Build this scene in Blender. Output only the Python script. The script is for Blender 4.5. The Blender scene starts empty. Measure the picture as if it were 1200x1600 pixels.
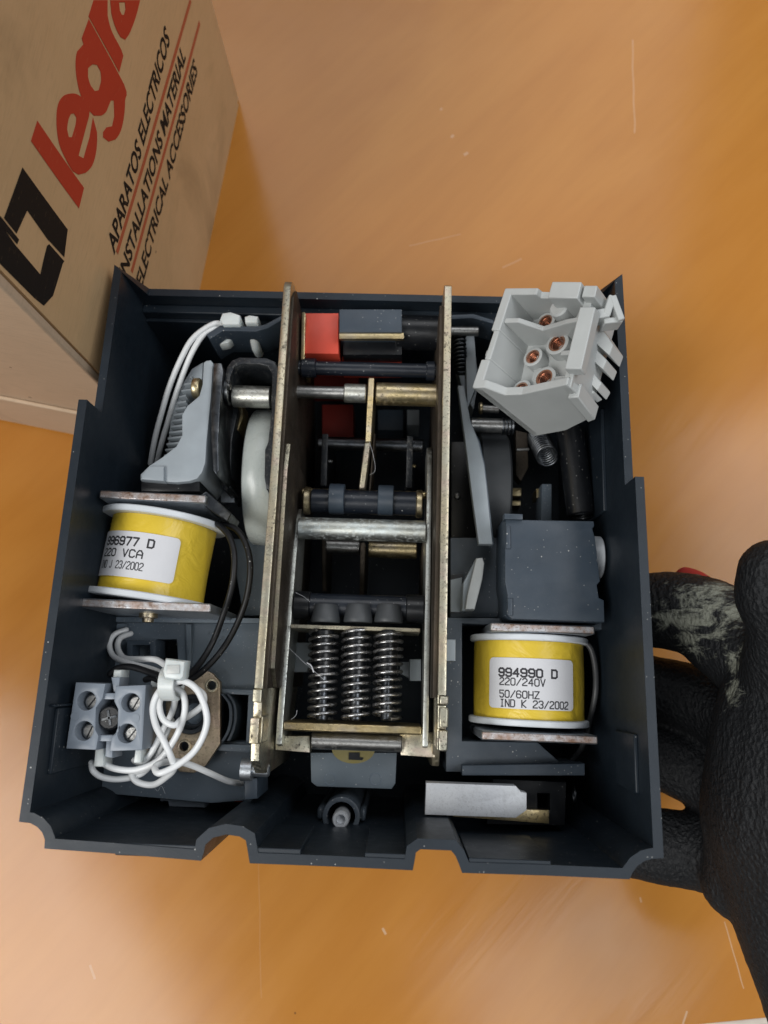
import bpy, bmesh, math, random
from mathutils import Vector, Matrix, noise
random.seed(7)
SC = bpy.context.scene
COL = SC.collection
MM = 0.001

# ------------------------------------------------------------------ camera
F, PX, PY, H = 1202.0, 600.0, 800.0, 289.0          # focal length in photo pixels, centre, height in mm
_dn = Vector((20.0, -265.0, -F)).normalized()        # straight down, seen from the camera
_Z = -_dn
_Y = (Vector((0, 1, 0)) - _Z * _Z.y).normalized()
_X = _Y.cross(_Z)
ROT = Matrix((_X, _Y, _Z))
cam_d = bpy.data.cameras.new('camera')
cam = bpy.data.objects.new('camera', cam_d)
COL.objects.link(cam)
# camera axes are the columns of its matrix, written out row by row
cam.matrix_world = Matrix.Translation((0, 0, H * MM)) @ ROT.to_4x4()
cam_d.sensor_width = 36.0
cam_d.lens = F / 1600.0 * 36.0
cam_d.clip_start, cam_d.clip_end = 0.005, 50.0
cam_d.dof.use_dof = True
cam_d.dof.focus_distance = 0.207
cam_d.dof.aperture_fstop = 17.0
SC.camera = cam

# ------------------------------------------------------------------ world, lamps, exposure
w = bpy.data.worlds.new('World'); SC.world = w; w.use_nodes = True
bg = w.node_tree.nodes['Background']
bg.inputs[0].default_value = (0.80, 0.90, 1.0, 1)
bg.inputs[1].default_value = 0.10
def area(name, loc, tgt, sx, sy, energy, col):
    d = bpy.data.lights.new(name, 'AREA'); d.shape = 'RECTANGLE'; d.size = sx; d.size_y = sy
    d.energy = energy; d.color = col
    o = bpy.data.objects.new(name, d); COL.objects.link(o); o.location = loc
    o.rotation_euler = (Vector(tgt) - Vector(loc)).to_track_quat('-Z', 'Y').to_euler()
    return o
area('window_light', (-1.02, -0.72, 1.75), (0, 0, 0.03), 1.25, 0.75, 37, (1.0, 0.98, 0.95))
area('overhead_light', (0.42, -0.76, 1.95), (0, 0, 0.03), 0.60, 0.34, 4.0, (0.95, 0.98, 1.0))
area('overhead_light', (-0.10, 1.75, 2.05), (0, 0, 0.03), 2.2, 1.2, 20, (0.97, 0.98, 1.0))
area('overhead_light', (1.45, 0.15, 2.0), (0, 0, 0.03), 1.5, 1.0, 28, (0.97, 0.98, 1.0))  # added fill lamp, brightens the carton's printed face and the right side
SC.view_settings.view_transform = 'Standard'
SC.view_settings.look = 'None'
SC.view_settings.gamma = 1.0
SC.view_settings.exposure = -0.22
SC.cycles.use_denoising = True
SC.cycles.max_bounces = 8

# ------------------------------------------------------------------ where things stand (mm)
def _wx(px, py):
    c = Vector((px - PX, PY - py, -F))
    m = cam.matrix_world.to_3x3()
    return m @ c
def at(px, py, z):
    d = _wx(px, py); t = (z - H) / d.z
    return Vector((d.x * t, d.y * t, z))
YAW = math.radians(-1.7)
ORG = Vector((-13.75, -40.8, 0))
RY = Matrix.Rotation(-YAW, 3, 'Z')
def L(px, py, z):                                     # the same in the housing's own axes
    return RY @ (at(px, py, z) - ORG)
def LL(pts, z): return [L(x, y, z).xy for x, y in pts]

# ------------------------------------------------------------------ materials
def newmat(name):
    m = bpy.data.materials.new(name); m.use_nodes = True
    nt = m.node_tree
    return m, nt, nt.nodes['Principled BSDF'], nt.nodes, nt.links
def tc(nt, scale=1.0, kind='Object', stretch=None, rot=None):
    n = nt.nodes.new('ShaderNodeTexCoord'); mp = nt.nodes.new('ShaderNodeMapping')
    nt.links.new(n.outputs[kind], mp.inputs[0])
    s = stretch or (1, 1, 1)
    if rot:
        m0 = nt.nodes.new('ShaderNodeMapping'); nt.links.new(n.outputs[kind], m0.inputs[0]); m0.inputs['Rotation'].default_value = rot
        nt.links.new(m0.outputs[0], mp.inputs[0])
    mp.inputs['Scale'].default_value = (scale * s[0], scale * s[1], scale * s[2])
    return mp.outputs[0]
def nz(nt, vec, scale, detail=3, rough=0.55, dist=0.0):
    n = nt.nodes.new('ShaderNodeTexNoise'); nt.links.new(vec, n.inputs['Vector'])
    n.inputs['Scale'].default_value = scale; n.inputs['Detail'].default_value = detail
    n.inputs['Roughness'].default_value = rough; n.inputs['Distortion'].default_value = dist
    return n.outputs[0]
def vor(nt, vec, scale, rnd=1.0, feature='F1'):
    n = nt.nodes.new('ShaderNodeTexVoronoi'); nt.links.new(vec, n.inputs['Vector']); n.feature = feature
    n.inputs['Scale'].default_value = scale; n.inputs['Randomness'].default_value = rnd
    return n
def ramp(nt, fac, stops):
    n = nt.nodes.new('ShaderNodeValToRGB'); nt.links.new(fac, n.inputs[0])
    e = n.color_ramp.elements
    while len(e) < len(stops): e.new(0.5)
    for i, (p, c) in enumerate(stops):
        e[i].position = p
        e[i].color = (c, c, c, 1) if isinstance(c, (int, float)) else (*c, 1)
    return n.outputs[0]
def mix(nt, fac, a, b, mode='MIX'):
    n = nt.nodes.new('ShaderNodeMix'); n.data_type = 'RGBA'; n.blend_type = mode
    for sock, v in ((n.inputs[0], fac), (n.inputs[6], a), (n.inputs[7], b)):
        if hasattr(v, 'is_output') or isinstance(v, bpy.types.NodeSocket): nt.links.new(v, sock)
        elif isinstance(v, (int, float)): sock.default_value = v if sock is n.inputs[0] else (v, v, v, 1)
        else: sock.default_value = (*v, 1)
    return n.outputs[2]
def mth(nt, op, a, b=0.0, c=None):
    n = nt.nodes.new('ShaderNodeMath'); n.operation = op
    for i, v in enumerate((a, b) if c is None else (a, b, c)):
        if isinstance(v, bpy.types.NodeSocket): nt.links.new(v, n.inputs[i])
        else: n.inputs[i].default_value = v
    return n.outputs[0]
def bump(nt, b, h, strength, dist):
    n = nt.nodes.new('ShaderNodeBump'); n.inputs['Strength'].default_value = strength
    n.inputs['Distance'].default_value = dist
    nt.links.new(h, n.inputs['Height']); nt.links.new(n.outputs[0], b.inputs['Normal'])
def flecks(nt, scale, size, keep):
    """small scattered specks: 1 inside a speck, 0 elsewhere"""
    v = vor(nt, tc(nt, 1.0), scale)
    near = mth(nt, 'LESS_THAN', v.outputs['Distance'], size)
    sep = nt.nodes.new('ShaderNodeSeparateColor'); nt.links.new(v.outputs['Color'], sep.inputs[0])
    here = mth(nt, 'GREATER_THAN', mth(nt, 'ADD', nz(nt, tc(nt), 60, 3), mth(nt, 'MULTIPLY', sep.outputs[1], 0.25)), 0.62)
    return mth(nt, 'MULTIPLY', mth(nt, 'MULTIPLY', near, here), mth(nt, 'GREATER_THAN', sep.outputs[0], keep))

def plastic(name, col, rough=0.45, dust=0.0, var=0.12, sss=0.0, fleck=0.0, spec=0.5):
    m, nt, b, N, K = newmat(name)
    v = nz(nt, tc(nt), 90, 4)
    c = mix(nt, ramp(nt, v, [(0.3, 0.0), (0.75, 1.0)]), [x * (1 - var) for x in col], [min(1, x * (1 + var)) for x in col])
    if dust:
        d = nz(nt, tc(nt), 140, 6, 0.7)
        f = mth(nt, 'MULTIPLY', ramp(nt, d, [(0.45, 0.0), (0.8, 1.0)]), dust)
        c = mix(nt, f, c, (0.33, 0.33, 0.32))
    if fleck:
        c = mix(nt, mth(nt, 'MULTIPLY', flecks(nt, 520, 0.10, 1 - fleck * 2.2), 0.7), c, (0.55, 0.55, 0.53))
        c = mix(nt, mth(nt, 'MULTIPLY', flecks(nt, 1100, 0.15, 1 - fleck * 2.2), 0.5), c, (0.5, 0.5, 0.48))
    K.new(c, b.inputs['Base Color'])
    r = nz(nt, tc(nt), 300, 3)
    K.new(mth(nt, 'MULTIPLY_ADD', r, 0.2, rough - 0.1), b.inputs['Roughness'])
    b.inputs['Specular IOR Level'].default_value = spec
    if sss:
        b.inputs['Subsurface Weight'].default_value = sss
        b.inputs['Subsurface Radius'].default_value = (0.004, 0.0045, 0.005)
        b.inputs['Subsurface Scale'].default_value = 1.0
    bump(nt, b, nz(nt, tc(nt), 2600, 2), 0.12, 0.0002)
    return m
def metal(name, c1, c2, rough=0.35, specks=0.4, c3=None, grit=(0.03, 0.022, 0.015), brushed=None, met=1.0, scale=70):
    m, nt, b, N, K = newmat(name)
    v = nz(nt, tc(nt), scale, 5, 0.6)
    c = mix(nt, ramp(nt, v, [(0.32, 0.0), (0.68, 1.0)]), c1, c2)
    if c3:
        c = mix(nt, ramp(nt, nz(nt, tc(nt, 1, stretch=(1, 1.6, 1)), 130, 4), [(0.5, 0.0), (0.72, 0.8)]), c, c3)
    g = nz(nt, tc(nt), 1500, 3, 0.6)
    sp = ramp(nt, g, [(0.56, 0.0), (0.64, 1.0)])
    g2 = nz(nt, tc(nt), 420, 4, 0.7)
    sp = mth(nt, 'MULTIPLY', mth(nt, 'ADD', sp, ramp(nt, g2, [(0.55, 0.0), (0.68, 1.0)])), specks)
    sp = mth(nt, 'MINIMUM', mth(nt, 'MULTIPLY', sp, ramp(nt, nz(nt, tc(nt), 38, 3), [(0.35, 0.35), (0.65, 1.25)])), 1.0)
    c = mix(nt, sp, c, grit)
    K.new(c, b.inputs['Base Color'])
    K.new(mth(nt, 'SUBTRACT', met, mth(nt, 'MULTIPLY', sp, met * .9)), b.inputs['Metallic'])
    K.new(mth(nt, 'ADD', mth(nt, 'MULTIPLY_ADD', nz(nt, tc(nt), 500, 3), 0.25, rough - 0.12), mth(nt, 'MULTIPLY', sp, 0.3)), b.inputs['Roughness'])
    h = nz(nt, tc(nt, 1, stretch=brushed), 900, 3) if brushed else nz(nt, tc(nt), 1100, 4)
    bump(nt, b, h, 0.25, 0.0002)
    return m

M = {}
M['housing'] = plastic('dark_blue_grey_plastic', (0.0125, 0.0195, 0.028), 0.42, dust=0.012, fleck=0.10, spec=0.36)
M['tray'] = plastic('slate_plastic', (0.135, 0.172, 0.212), 0.45, dust=0.10, fleck=0.3)
M['frame'] = plastic('dark_slate_frame_plastic', (0.050, 0.065, 0.083), 0.48, dust=0.08, fleck=0.15)
M['slate'] = plastic('blue_slate_plastic', (0.034, 0.049, 0.068), 0.44, dust=0.04, fleck=0.13)
M['lever'] = plastic('light_grey_plastic', (0.30, 0.34, 0.37), 0.42, dust=0.0)
M['block'] = plastic('pale_grey_plastic', (0.43, 0.45, 0.445), 0.45, dust=0.03, var=0.06)
M['strip'] = plastic('grey_terminal_plastic', (0.21, 0.245, 0.29), 0.38, var=0.05)
M['black'] = plastic('black_plastic', (0.006, 0.007, 0.009), 0.34, dust=0.012, fleck=0.12)
M['rod'] = plastic('black_blue_rod_plastic', (0.010, 0.014, 0.022), 0.33, dust=0.03, fleck=0.2)
M['darkwheel'] = plastic('charcoal_plastic', (0.045, 0.050, 0.055), 0.5, dust=0.05)
M['wire'] = plastic('white_insulation', (0.74, 0.76, 0.77), 0.35, var=0.04)
M['blackwire'] = plastic('black_insulation', (0.004, 0.0045, 0.006), 0.46, dust=0.012, fleck=0.12, spec=0.35)
M['greywire'] = plastic('grey_insulation', (0.045, 0.047, 0.05), 0.45)
M['nylon'] = plastic('white_nylon', (0.46, 0.50, 0.48), 0.28, var=0.03, sss=0.4)
M['flange'] = plastic('white_bobbin_plastic', (0.62, 0.66, 0.70), 0.35, var=0.04)
M['tie'] = plastic('translucent_nylon', (0.66, 0.72, 0.72), 0.3, var=0.03, sss=0.6)
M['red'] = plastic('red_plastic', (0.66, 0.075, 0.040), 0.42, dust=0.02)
M['redshade'] = plastic('shaded_red_plastic', (0.24, 0.019, 0.012), 0.6, dust=0.03)  # red plastic with the shade of the deep interior put into its colour
M['frontplate'] = plastic('dusty_grey_plate', (0.125, 0.158, 0.185), 0.5, dust=0.06, fleck=0.15)
M['label'] = plastic('label_paper', (0.62, 0.63, 0.66), 0.55, var=0.04)
M['ink'] = plastic('label_ink', (0.02, 0.02, 0.025), 0.6)
M['sticker'] = plastic('yellow_sticker', (0.24, 0.20, 0.06), 0.5, dust=0.25)
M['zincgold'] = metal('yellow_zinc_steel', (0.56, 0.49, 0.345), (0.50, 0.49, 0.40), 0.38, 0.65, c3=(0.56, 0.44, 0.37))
M['zincdirty_shade'] = metal('grimy_shaded_zinc_steel', (0.10, 0.08, 0.06), (0.04, 0.033, 0.026), 0.55, 0.95, met=0.7)  # grime on the leaf faces; on the rear bracket the dark tone paints shadow
M['gold'] = metal('brass_toned_zinc', (0.55, 0.42, 0.20), (0.54, 0.46, 0.29), 0.34, 0.5, c3=(0.50, 0.44, 0.36))
M['steel'] = metal('dull_steel', (0.42, 0.42, 0.41), (0.33, 0.33, 0.32), 0.36, 0.5)
M['link'] = metal('grey_zinc_link', (0.50, 0.53, 0.52), (0.55, 0.56, 0.50), 0.42, 0.45)
M['tube'] = metal('zinc_tube', (0.50, 0.50, 0.44), (0.62, 0.62, 0.58), 0.40, 0.6, c3=(0.66, 0.70, 0.70))
M['corroded'] = metal('corroded_zinc_tube', (0.46, 0.47, 0.42), (0.56, 0.58, 0.54), 0.42, 0.75, c3=(0.66, 0.74, 0.76), grit=(0.62, 0.68, 0.68))
M['spring'] = metal('spring_steel', (0.40, 0.40, 0.40), (0.28, 0.28, 0.28), 0.28, 0.35)
M['rust'] = metal('cut_rusty_steel', (0.62, 0.65, 0.69), (0.34, 0.25, 0.20), 0.45, 0.75, c3=(0.36, 0.19, 0.11), grit=(0.10, 0.05, 0.03), scale=420)
M['galv'] = metal('galvanised_steel', (0.56, 0.60, 0.64), (0.48, 0.52, 0.57), 0.42, 0.25)
M['tin'] = metal('grey_tinned_plate', (0.55, 0.57, 0.60), (0.66, 0.68, 0.70), 0.55, 0.12, met=0.55)
M['blackmetal'] = metal('black_painted_steel', (0.020, 0.024, 0.030), (0.012, 0.015, 0.019), 0.36, 0.25, grit=(0.25, 0.24, 0.22), met=0.3)
M['darksteel'] = metal('oiled_dark_steel', (0.10, 0.11, 0.125), (0.05, 0.055, 0.06), 0.32, 0.4, c3=(0.25, 0.26, 0.27))
M['copper'] = metal('copper', (0.66, 0.42, 0.32), (0.55, 0.31, 0.22), 0.34, 0.2)
M['bearing'] = metal('stained_bearing_plate', (0.55, 0.46, 0.33), (0.40, 0.30, 0.22), 0.45, 0.65, c3=(0.52, 0.38, 0.32))

def yellow_tape():
    m, nt, b, N, K = newmat('yellow_tape')
    c = mix(nt, nz(nt, tc(nt), 120, 3), (0.64, 0.45, 0.030), (0.72, 0.53, 0.055))
    K.new(c, b.inputs['Base Color'])
    b.inputs['Roughness'].default_value = 0.36
    h = mth(nt, 'ADD', nz(nt, tc(nt), 110, 3, 0.5, 1.8), mth(nt, 'MULTIPLY', vor(nt, tc(nt, 1, stretch=(1, 0.6, 1)), 130, 1.0, 'DISTANCE_TO_EDGE').outputs[0], 0.35))
    bump(nt, b, h, 0.34, 0.0014)
    return m
M['tape'] = yellow_tape()

def cardboard(name, a, bcol):
    m, nt, b, N, K = newmat(name)
    v = nz(nt, tc(nt), 28, 5, 0.6)
    c = mix(nt, ramp(nt, v, [(0.3, 0.0), (0.7, 1.0)]), a, bcol)
    f = nz(nt, tc(nt, 1, stretch=(0.35, 0.35, 3.0)), 420, 4, 0.6)
    c = mix(nt, mth(nt, 'MULTIPLY', ramp(nt, f, [(0.5, 0.0), (0.75, 1.0)]), 0.25), c, [x * .6 for x in a])
    c = mix(nt, mth(nt, 'MULTIPLY', flecks(nt, 130, 0.07, 0.8), 0.8), c, (0.06, 0.035, 0.02))
    st = ramp(nt, nz(nt, tc(nt), 17, 4, 0.65, 0.8), [(0.56, 0.0), (0.74, 0.45)])
    c = mix(nt, st, c, [x * .5 for x in a])
    K.new(c, b.inputs['Base Color']); b.inputs['Roughness'].default_value = 0.75
    b.inputs['Specular IOR Level'].default_value = 0.3
    bump(nt, b, f, 0.2, 0.0004)
    return m
M['card'] = cardboard('brown_cardboard', (0.58, 0.385, 0.20), (0.66, 0.445, 0.24))
M['cardpale'] = cardboard('pale_cardboard', (0.56, 0.42, 0.29), (0.62, 0.47, 0.33))

def print_mat(name, ink):
    m, nt, b, N, K = newmat(name)
    f = nz(nt, tc(nt, 1, stretch=(0.5, 0.5, 2.0)), 520, 5, 0.7)
    w_ = mth(nt, 'MULTIPLY', ramp(nt, f, [(0.60, 0.0), (0.74, 1.0)]), 0.45)
    w_ = mth(nt, 'MULTIPLY', w_, ramp(nt, nz(nt, tc(nt), 45, 3), [(0.35, 0.25), (0.65, 1.0)]))
    K.new(mix(nt, w_, ink, (0.50, 0.33, 0.175)), b.inputs['Base Color'])
    b.inputs['Roughness'].default_value = 0.75; b.inputs['Specular IOR Level'].default_value = 0.2
    return m
M['boxred'] = print_mat('red_print', (0.50, 0.055, 0.025))
M['boxline'] = print_mat('faded_red_print', (0.46, 0.12, 0.055))
M['boxblack'] = print_mat('black_print', (0.014, 0.012, 0.011))
def glove_mat():
    m, nt, b, N, K = newmat('black_crinkle_latex')
    v = tc(nt)
    base = mix(nt, nz(nt, v, 60, 4), (0.006, 0.007, 0.0085), (0.012, 0.013, 0.015))
    p = at(1102, 948, 56) * MM
    def near(cx, cy, cz, r):
        n = nt.nodes.new('ShaderNodeVectorMath'); n.operation = 'DISTANCE'
        g = nt.nodes.new('ShaderNodeTexCoord'); nt.links.new(g.outputs['Object'], n.inputs[0])
        q = (at(cx, cy, cz) - at(1150, 1150, 45)) * MM; n.inputs[1].default_value = q
        return mth(nt, 'SUBTRACT', 1.0, mth(nt, 'DIVIDE', n.outputs['Value'], r * MM))
    d = mth(nt, 'MAXIMUM', near(1100, 950, 66, 16), near(1078, 990, 64, 11))
    d = mth(nt, 'MAXIMUM', d, near(1135, 975, 70, 13))
    d = mth(nt, 'MAXIMUM', d, near(1040, 965, 60, 9))
    d = mth(nt, 'MAXIMUM', d, near(1140, 980, 62, 10))
    d = mth(nt, 'MAXIMUM', d, near(1152, 1085, 80, 7))
    d = mth(nt, 'MAXIMUM', d, near(1150, 1035, 78, 6))
    n1 = nz(nt, tc(nt, 1, stretch=(0.6, 1.5, 1)), 150, 6, 0.75, 0.8)
    f = mth(nt, 'ADD', mth(nt, 'MULTIPLY', d, 0.40), mth(nt, 'MULTIPLY', mth(nt, 'SUBTRACT', n1, 0.60), 1.5))
    f = ramp(nt, f, [(0.03, 0.0), (0.22, 0.8)])
    c = mix(nt, f, base, (0.26, 0.27, 0.22))
    K.new(c, b.inputs['Base Color'])
    b.inputs['Roughness'].default_value = 0.62
    b.inputs['Specular IOR Level'].default_value = 0.35
    h1 = nz(nt, v, 800, 3, 0.55, 1.0)
    h2 = vor(nt, tc(nt, 1, stretch=(1, 0.55, 1)), 900).outputs['Distance']
    bump(nt, b, mth(nt, 'ADD', h1, mth(nt, 'MULTIPLY', h2, 0.7)), 0.8, 0.0008)
    return m
M['glove'] = glove_mat()
M['lining'] = plastic('red_knit', (0.42, 0.03, 0.02), 0.85)

def wood():
    m, nt, b, N, K = newmat('orange_wood_veneer')
    rot = (0, 0, math.radians(-47))
    v = tc(nt, 1.0, stretch=(0.30, 1.0, 1.0), rot=rot)
    warp = nz(nt, tc(nt, 1.0, stretch=(0.6, 1.0, 1.0), rot=rot), 11, 3)
    fig = nz(nt, v, 21, 5, 0.5, 1.6)
    c = mix(nt, ramp(nt, fig, [(0.15, 0.0), (0.85, 1.0)]), (0.42, 0.165, 0.026), (0.52, 0.232, 0.047))
    fine = nz(nt, tc(nt, 1.0, stretch=(0.12, 1.0, 1.0), rot=rot), 210, 4, 0.6)
    c = mix(nt, mth(nt, 'MULTIPLY', ramp(nt, fine, [(0.42, 0.0), (0.75, 1.0)]), 0.16), c, (0.31, 0.105, 0.014))
    c = mix(nt, mth(nt, 'MULTIPLY', ramp(nt, warp, [(0.4, 0.0), (0.7, 1.0)]), 0.35), c, (0.46, 0.175, 0.028))
    # scratches: thin pale lines at their own places on the table top
    gx = nt.nodes.new('ShaderNodeTexCoord'); sx = nt.nodes.new('ShaderNodeSeparateXYZ')
    nt.links.new(gx.outputs['Object'], sx.inputs[0])
    wob = mth(nt, 'MULTIPLY', mth(nt, 'SUBTRACT', nz(nt, tc(nt), 60, 2), 0.5), 0.0012)
    acc = None
    for (x0, y0, x1, y1, wd, am) in SCR:
        a = at(x0, y0, 0) * MM; e = at(x1, y1, 0) * MM
        dx, dy = (e - a).xy; ln = math.hypot(dx, dy); ux, uy = dx / ln, dy / ln
        rx = mth(nt, 'SUBTRACT', sx.outputs[0], a.x); ry = mth(nt, 'SUBTRACT', sx.outputs[1], a.y)
        along = mth(nt, 'ADD', mth(nt, 'MULTIPLY', rx, ux), mth(nt, 'MULTIPLY', ry, uy))
        across = mth(nt, 'ADD', mth(nt, 'SUBTRACT', mth(nt, 'MULTIPLY', rx, -uy), mth(nt, 'MULTIPLY', ry, -ux)), wob)
        fa = mth(nt, 'LESS_THAN', mth(nt, 'ABSOLUTE', across), wd * MM)
        fb = mth(nt, 'MULTIPLY', mth(nt, 'GREATER_THAN', along, 0.0), mth(nt, 'LESS_THAN', along, ln))
        s = mth(nt, 'MULTIPLY', mth(nt, 'MULTIPLY', fa, fb), am)
        acc = s if acc is None else mth(nt, 'MAXIMUM', acc, s)
    sk = mth(nt, 'MULTIPLY', flecks(nt, 40, 0.016, 0.75), 0.3)
    acc = mth(nt, 'MAXIMUM', acc, sk)
    c = mix(nt, acc, c, (0.66, 0.52, 0.38))
    c = mix(nt, mth(nt, 'MULTIPLY', flecks(nt, 60, 0.022, 0.9), 0.7), c, (0.10, 0.05, 0.02))
    K.new(c, b.inputs['Base Color'])
    K.new(mth(nt, 'MULTIPLY_ADD', nz(nt, tc(nt), 40, 4), 0.12, 0.11), b.inputs['Roughness'])
    b.inputs['Specular IOR Level'].default_value = 0.33
    bump(nt, b, mth(nt, 'ADD', fine, mth(nt, 'MULTIPLY', acc, 0.6)), 0.06, 0.0006)
    return m
SCR = [(988, 62, 992, 208, 0.28, 0.30), (640, 384, 720, 366, 0.22, 0.2), (785, 418, 815, 404, 0.35, 0.2),
       (1132, 1440, 1162, 1545, 0.2, 0.4), (404, 1345, 408, 1560, 0.12, 0.12), (1066, 1605, 1074, 1580, 0.3, 0.5),
       (598, 1450, 603, 1460, 0.4, 0.5), (140, 1508, 148, 1530, 0.4, 0.25), (705, 215, 709, 211, 0.6, 0.35),
       (688, 172, 691, 169, 0.5, 0.3), (725, 242, 731, 238, 0.6, 0.35), (1000, 1402, 1002, 1410, 0.3, 0.4)]
M['wood'] = wood()
M['edge'] = plastic('pale_table_edging', (0.62, 0.55, 0.47), 0.5)
M['floor'] = plastic('grey_floor', (0.42, 0.41, 0.39), 0.6)

# ------------------------------------------------------------------ mesh helpers (mm in, metres out)
def link(name, me, mat, parent=None, smooth=40, bevel=0.0, segs=2):
    o = bpy.data.objects.new(name, me); COL.objects.link(o)
    if mat is not None:
        me.materials.clear(); me.materials.append(M[mat])
    if parent is not None: o.parent = parent
    if smooth:
        me.polygons.foreach_set('use_smooth', [True] * len(me.polygons))
        me.set_sharp_from_angle(angle=math.radians(smooth))
    if bevel:
        b = o.modifiers.new('edge', 'BEVEL'); b.width = bevel * MM; b.segments = segs
        b.limit_method = 'ANGLE'; b.angle_limit = math.radians(35); b.harden_normals = False
    return o
class MB:
    def __init__(s): s.v = []; s.f = []
    def add(s, vs, fs):
        n = len(s.v); s.v += [tuple(v) for v in vs]; s.f += [tuple(i + n for i in f) for f in fs]; return s
    def hexa(s, p):                                   # 8 points: bottom 4 then top 4
        return s.add(p, [(3, 2, 1, 0), (4, 5, 6, 7), (0, 1, 5, 4), (1, 2, 6, 5), (2, 3, 7, 6), (3, 0, 4, 7)])
    def box(s, x0, x1, y0, y1, z0, z1):
        return s.hexa([(x0, y0, z0), (x1, y0, z0), (x1, y1, z0), (x0, y1, z0), (x0, y0, z1), (x1, y0, z1), (x1, y1, z1), (x0, y1, z1)])
    def tube(s, pts, rad, n=14, caps=True, closed=False, dome=False):
        pts = [Vector(p) for p in pts]; m = len(pts)
        rads = [rad] * m if isinstance(rad, (int, float)) else list(rad)
        if dome:
            a = (pts[0] - pts[1]).normalized(); e = (pts[-1] - pts[-2]).normalized()
            h = [(pts[0] + a * rads[0] * math.sin(t), rads[0] * math.cos(t)) for t in (1.45, 1.1, .75, .38)]
            q = [(pts[-1] + e * rads[-1] * math.sin(t), rads[-1] * math.cos(t)) for t in (.38, .75, 1.1, 1.45)]
            pts = [x for x, _ in h] + pts + [x for x, _ in q]
            rads = [r for _, r in h] + rads + [r for _, r in q]; m = len(pts)
        tang = [((pts[(i + 1) % m] if closed or i < m - 1 else pts[i]) - (pts[i - 1] if closed or i > 0 else pts[i])).normalized() for i in range(m)]
        up = Vector((0, 0, 1)) if abs(tang[0].z) < 0.9 else Vector((1, 0, 0))
        u = (up - tang[0] * up.dot(tang[0])).normalized(); vs = []
        for i in range(m):
            u = (u - tang[i] * u.dot(tang[i])).normalized(); b = tang[i].cross(u)
            for k in range(n):
                a = 2 * math.pi * k / n
                vs.append(pts[i] + (u * math.cos(a) + b * math.sin(a)) * rads[i])
        fs = []
        for i in range(m if closed else m - 1):
            for k in range(n):
                a, b2 = i * n + k, i * n + (k + 1) % n
                c, d = ((i + 1) % m) * n + (k + 1) % n, ((i + 1) % m) * n + k
                fs.append((a, b2, c, d))
        if caps and not closed:
            fs.append(tuple(reversed(range(n)))); fs.append(tuple((m - 1) * n + k for k in range(n)))
        return s.add(vs, fs)
    def lathe(s, prof, p0, ax, n=32, closed=False):   # prof: (along, radius)
        p0 = Vector(p0); ax = Vector(ax).normalized()
        pts = [p0 + ax * a for a, _ in prof]
        up = Vector((0, 0, 1)) if abs(ax.z) < 0.9 else Vector((1, 0, 0))
        u = (up - ax * up.dot(ax)).normalized(); b = ax.cross(u); vs = []; m = len(prof)
        for (a, r), c in zip(prof, pts):
            for k in range(n):
                t = 2 * math.pi * k / n; vs.append(c + (u * math.cos(t) + b * math.sin(t)) * max(r, 1e-4))
        fs = [(i * n + k, i * n + (k + 1) % n, ((i + 1) % m) * n + (k + 1) % n, ((i + 1) % m) * n + k) for i in range(m if closed else m - 1) for k in range(n)]
        if not closed:
            fs.append(tuple(reversed(range(n)))); fs.append(tuple((m - 1) * n + k for k in range(n)))
        return s.add(vs, fs)
    def build(s, name, mat, parent=None, smooth=40, bevel=0.0, segs=2):
        me = bpy.data.meshes.new(name)
        me.from_pydata([(x * MM, y * MM, z * MM) for x, y, z in s.v], [], s.f); me.update()
        return link(name, me, mat, parent, smooth, bevel, segs)
def curve_mesh(loops, z0, z1, bev=0.0):
    cu = bpy.data.curves.new('outline', 'CURVE'); cu.dimensions = '2D'; cu.fill_mode = 'BOTH'
    h = (z1 - z0) / 2
    cu.extrude = max(h - bev, 0.0) * MM
    if bev: cu.bevel_depth = bev * MM; cu.bevel_resolution = 1; cu.offset = -bev * MM
    for lp in loops:
        sp = cu.splines.new('POLY'); sp.points.add(len(lp) - 1); sp.use_cyclic_u = True
        for p, q in zip(sp.points, lp): p.co = (q[0] * MM, q[1] * MM, 0, 1)
    o = bpy.data.objects.new('outline', cu); COL.objects.link(o)
    dg = bpy.context.evaluated_depsgraph_get()
    me = bpy.data.meshes.new_from_object(o.evaluated_get(dg))
    bpy.data.objects.remove(o); bpy.data.curves.remove(cu)
    me.transform(Matrix.Translation((0, 0, (z0 + z1) / 2 * MM)))
    bm = bmesh.new(); bm.from_mesh(me); bmesh.ops.remove_doubles(bm, verts=bm.verts, dist=2e-6); bm.to_mesh(me); bm.free()
    return me
def circ(c, r, n=20, a0=0.0): return [(c[0] + r * math.cos(a0 + 2 * math.pi * k / n), c[1] + r * math.sin(a0 + 2 * math.pi * k / n)) for k in range(n)]
def slab(name, mat, loops, z0, z1, parent=None, bev=0.2, xf=None):
    """a plate of any outline (first loop) with real holes (other loops)"""
    me = curve_mesh(loops, z0, z1, bev); me.name = name
    if xf is not None: me.transform(xf)
    return link(name, me, mat, parent, 40)
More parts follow.
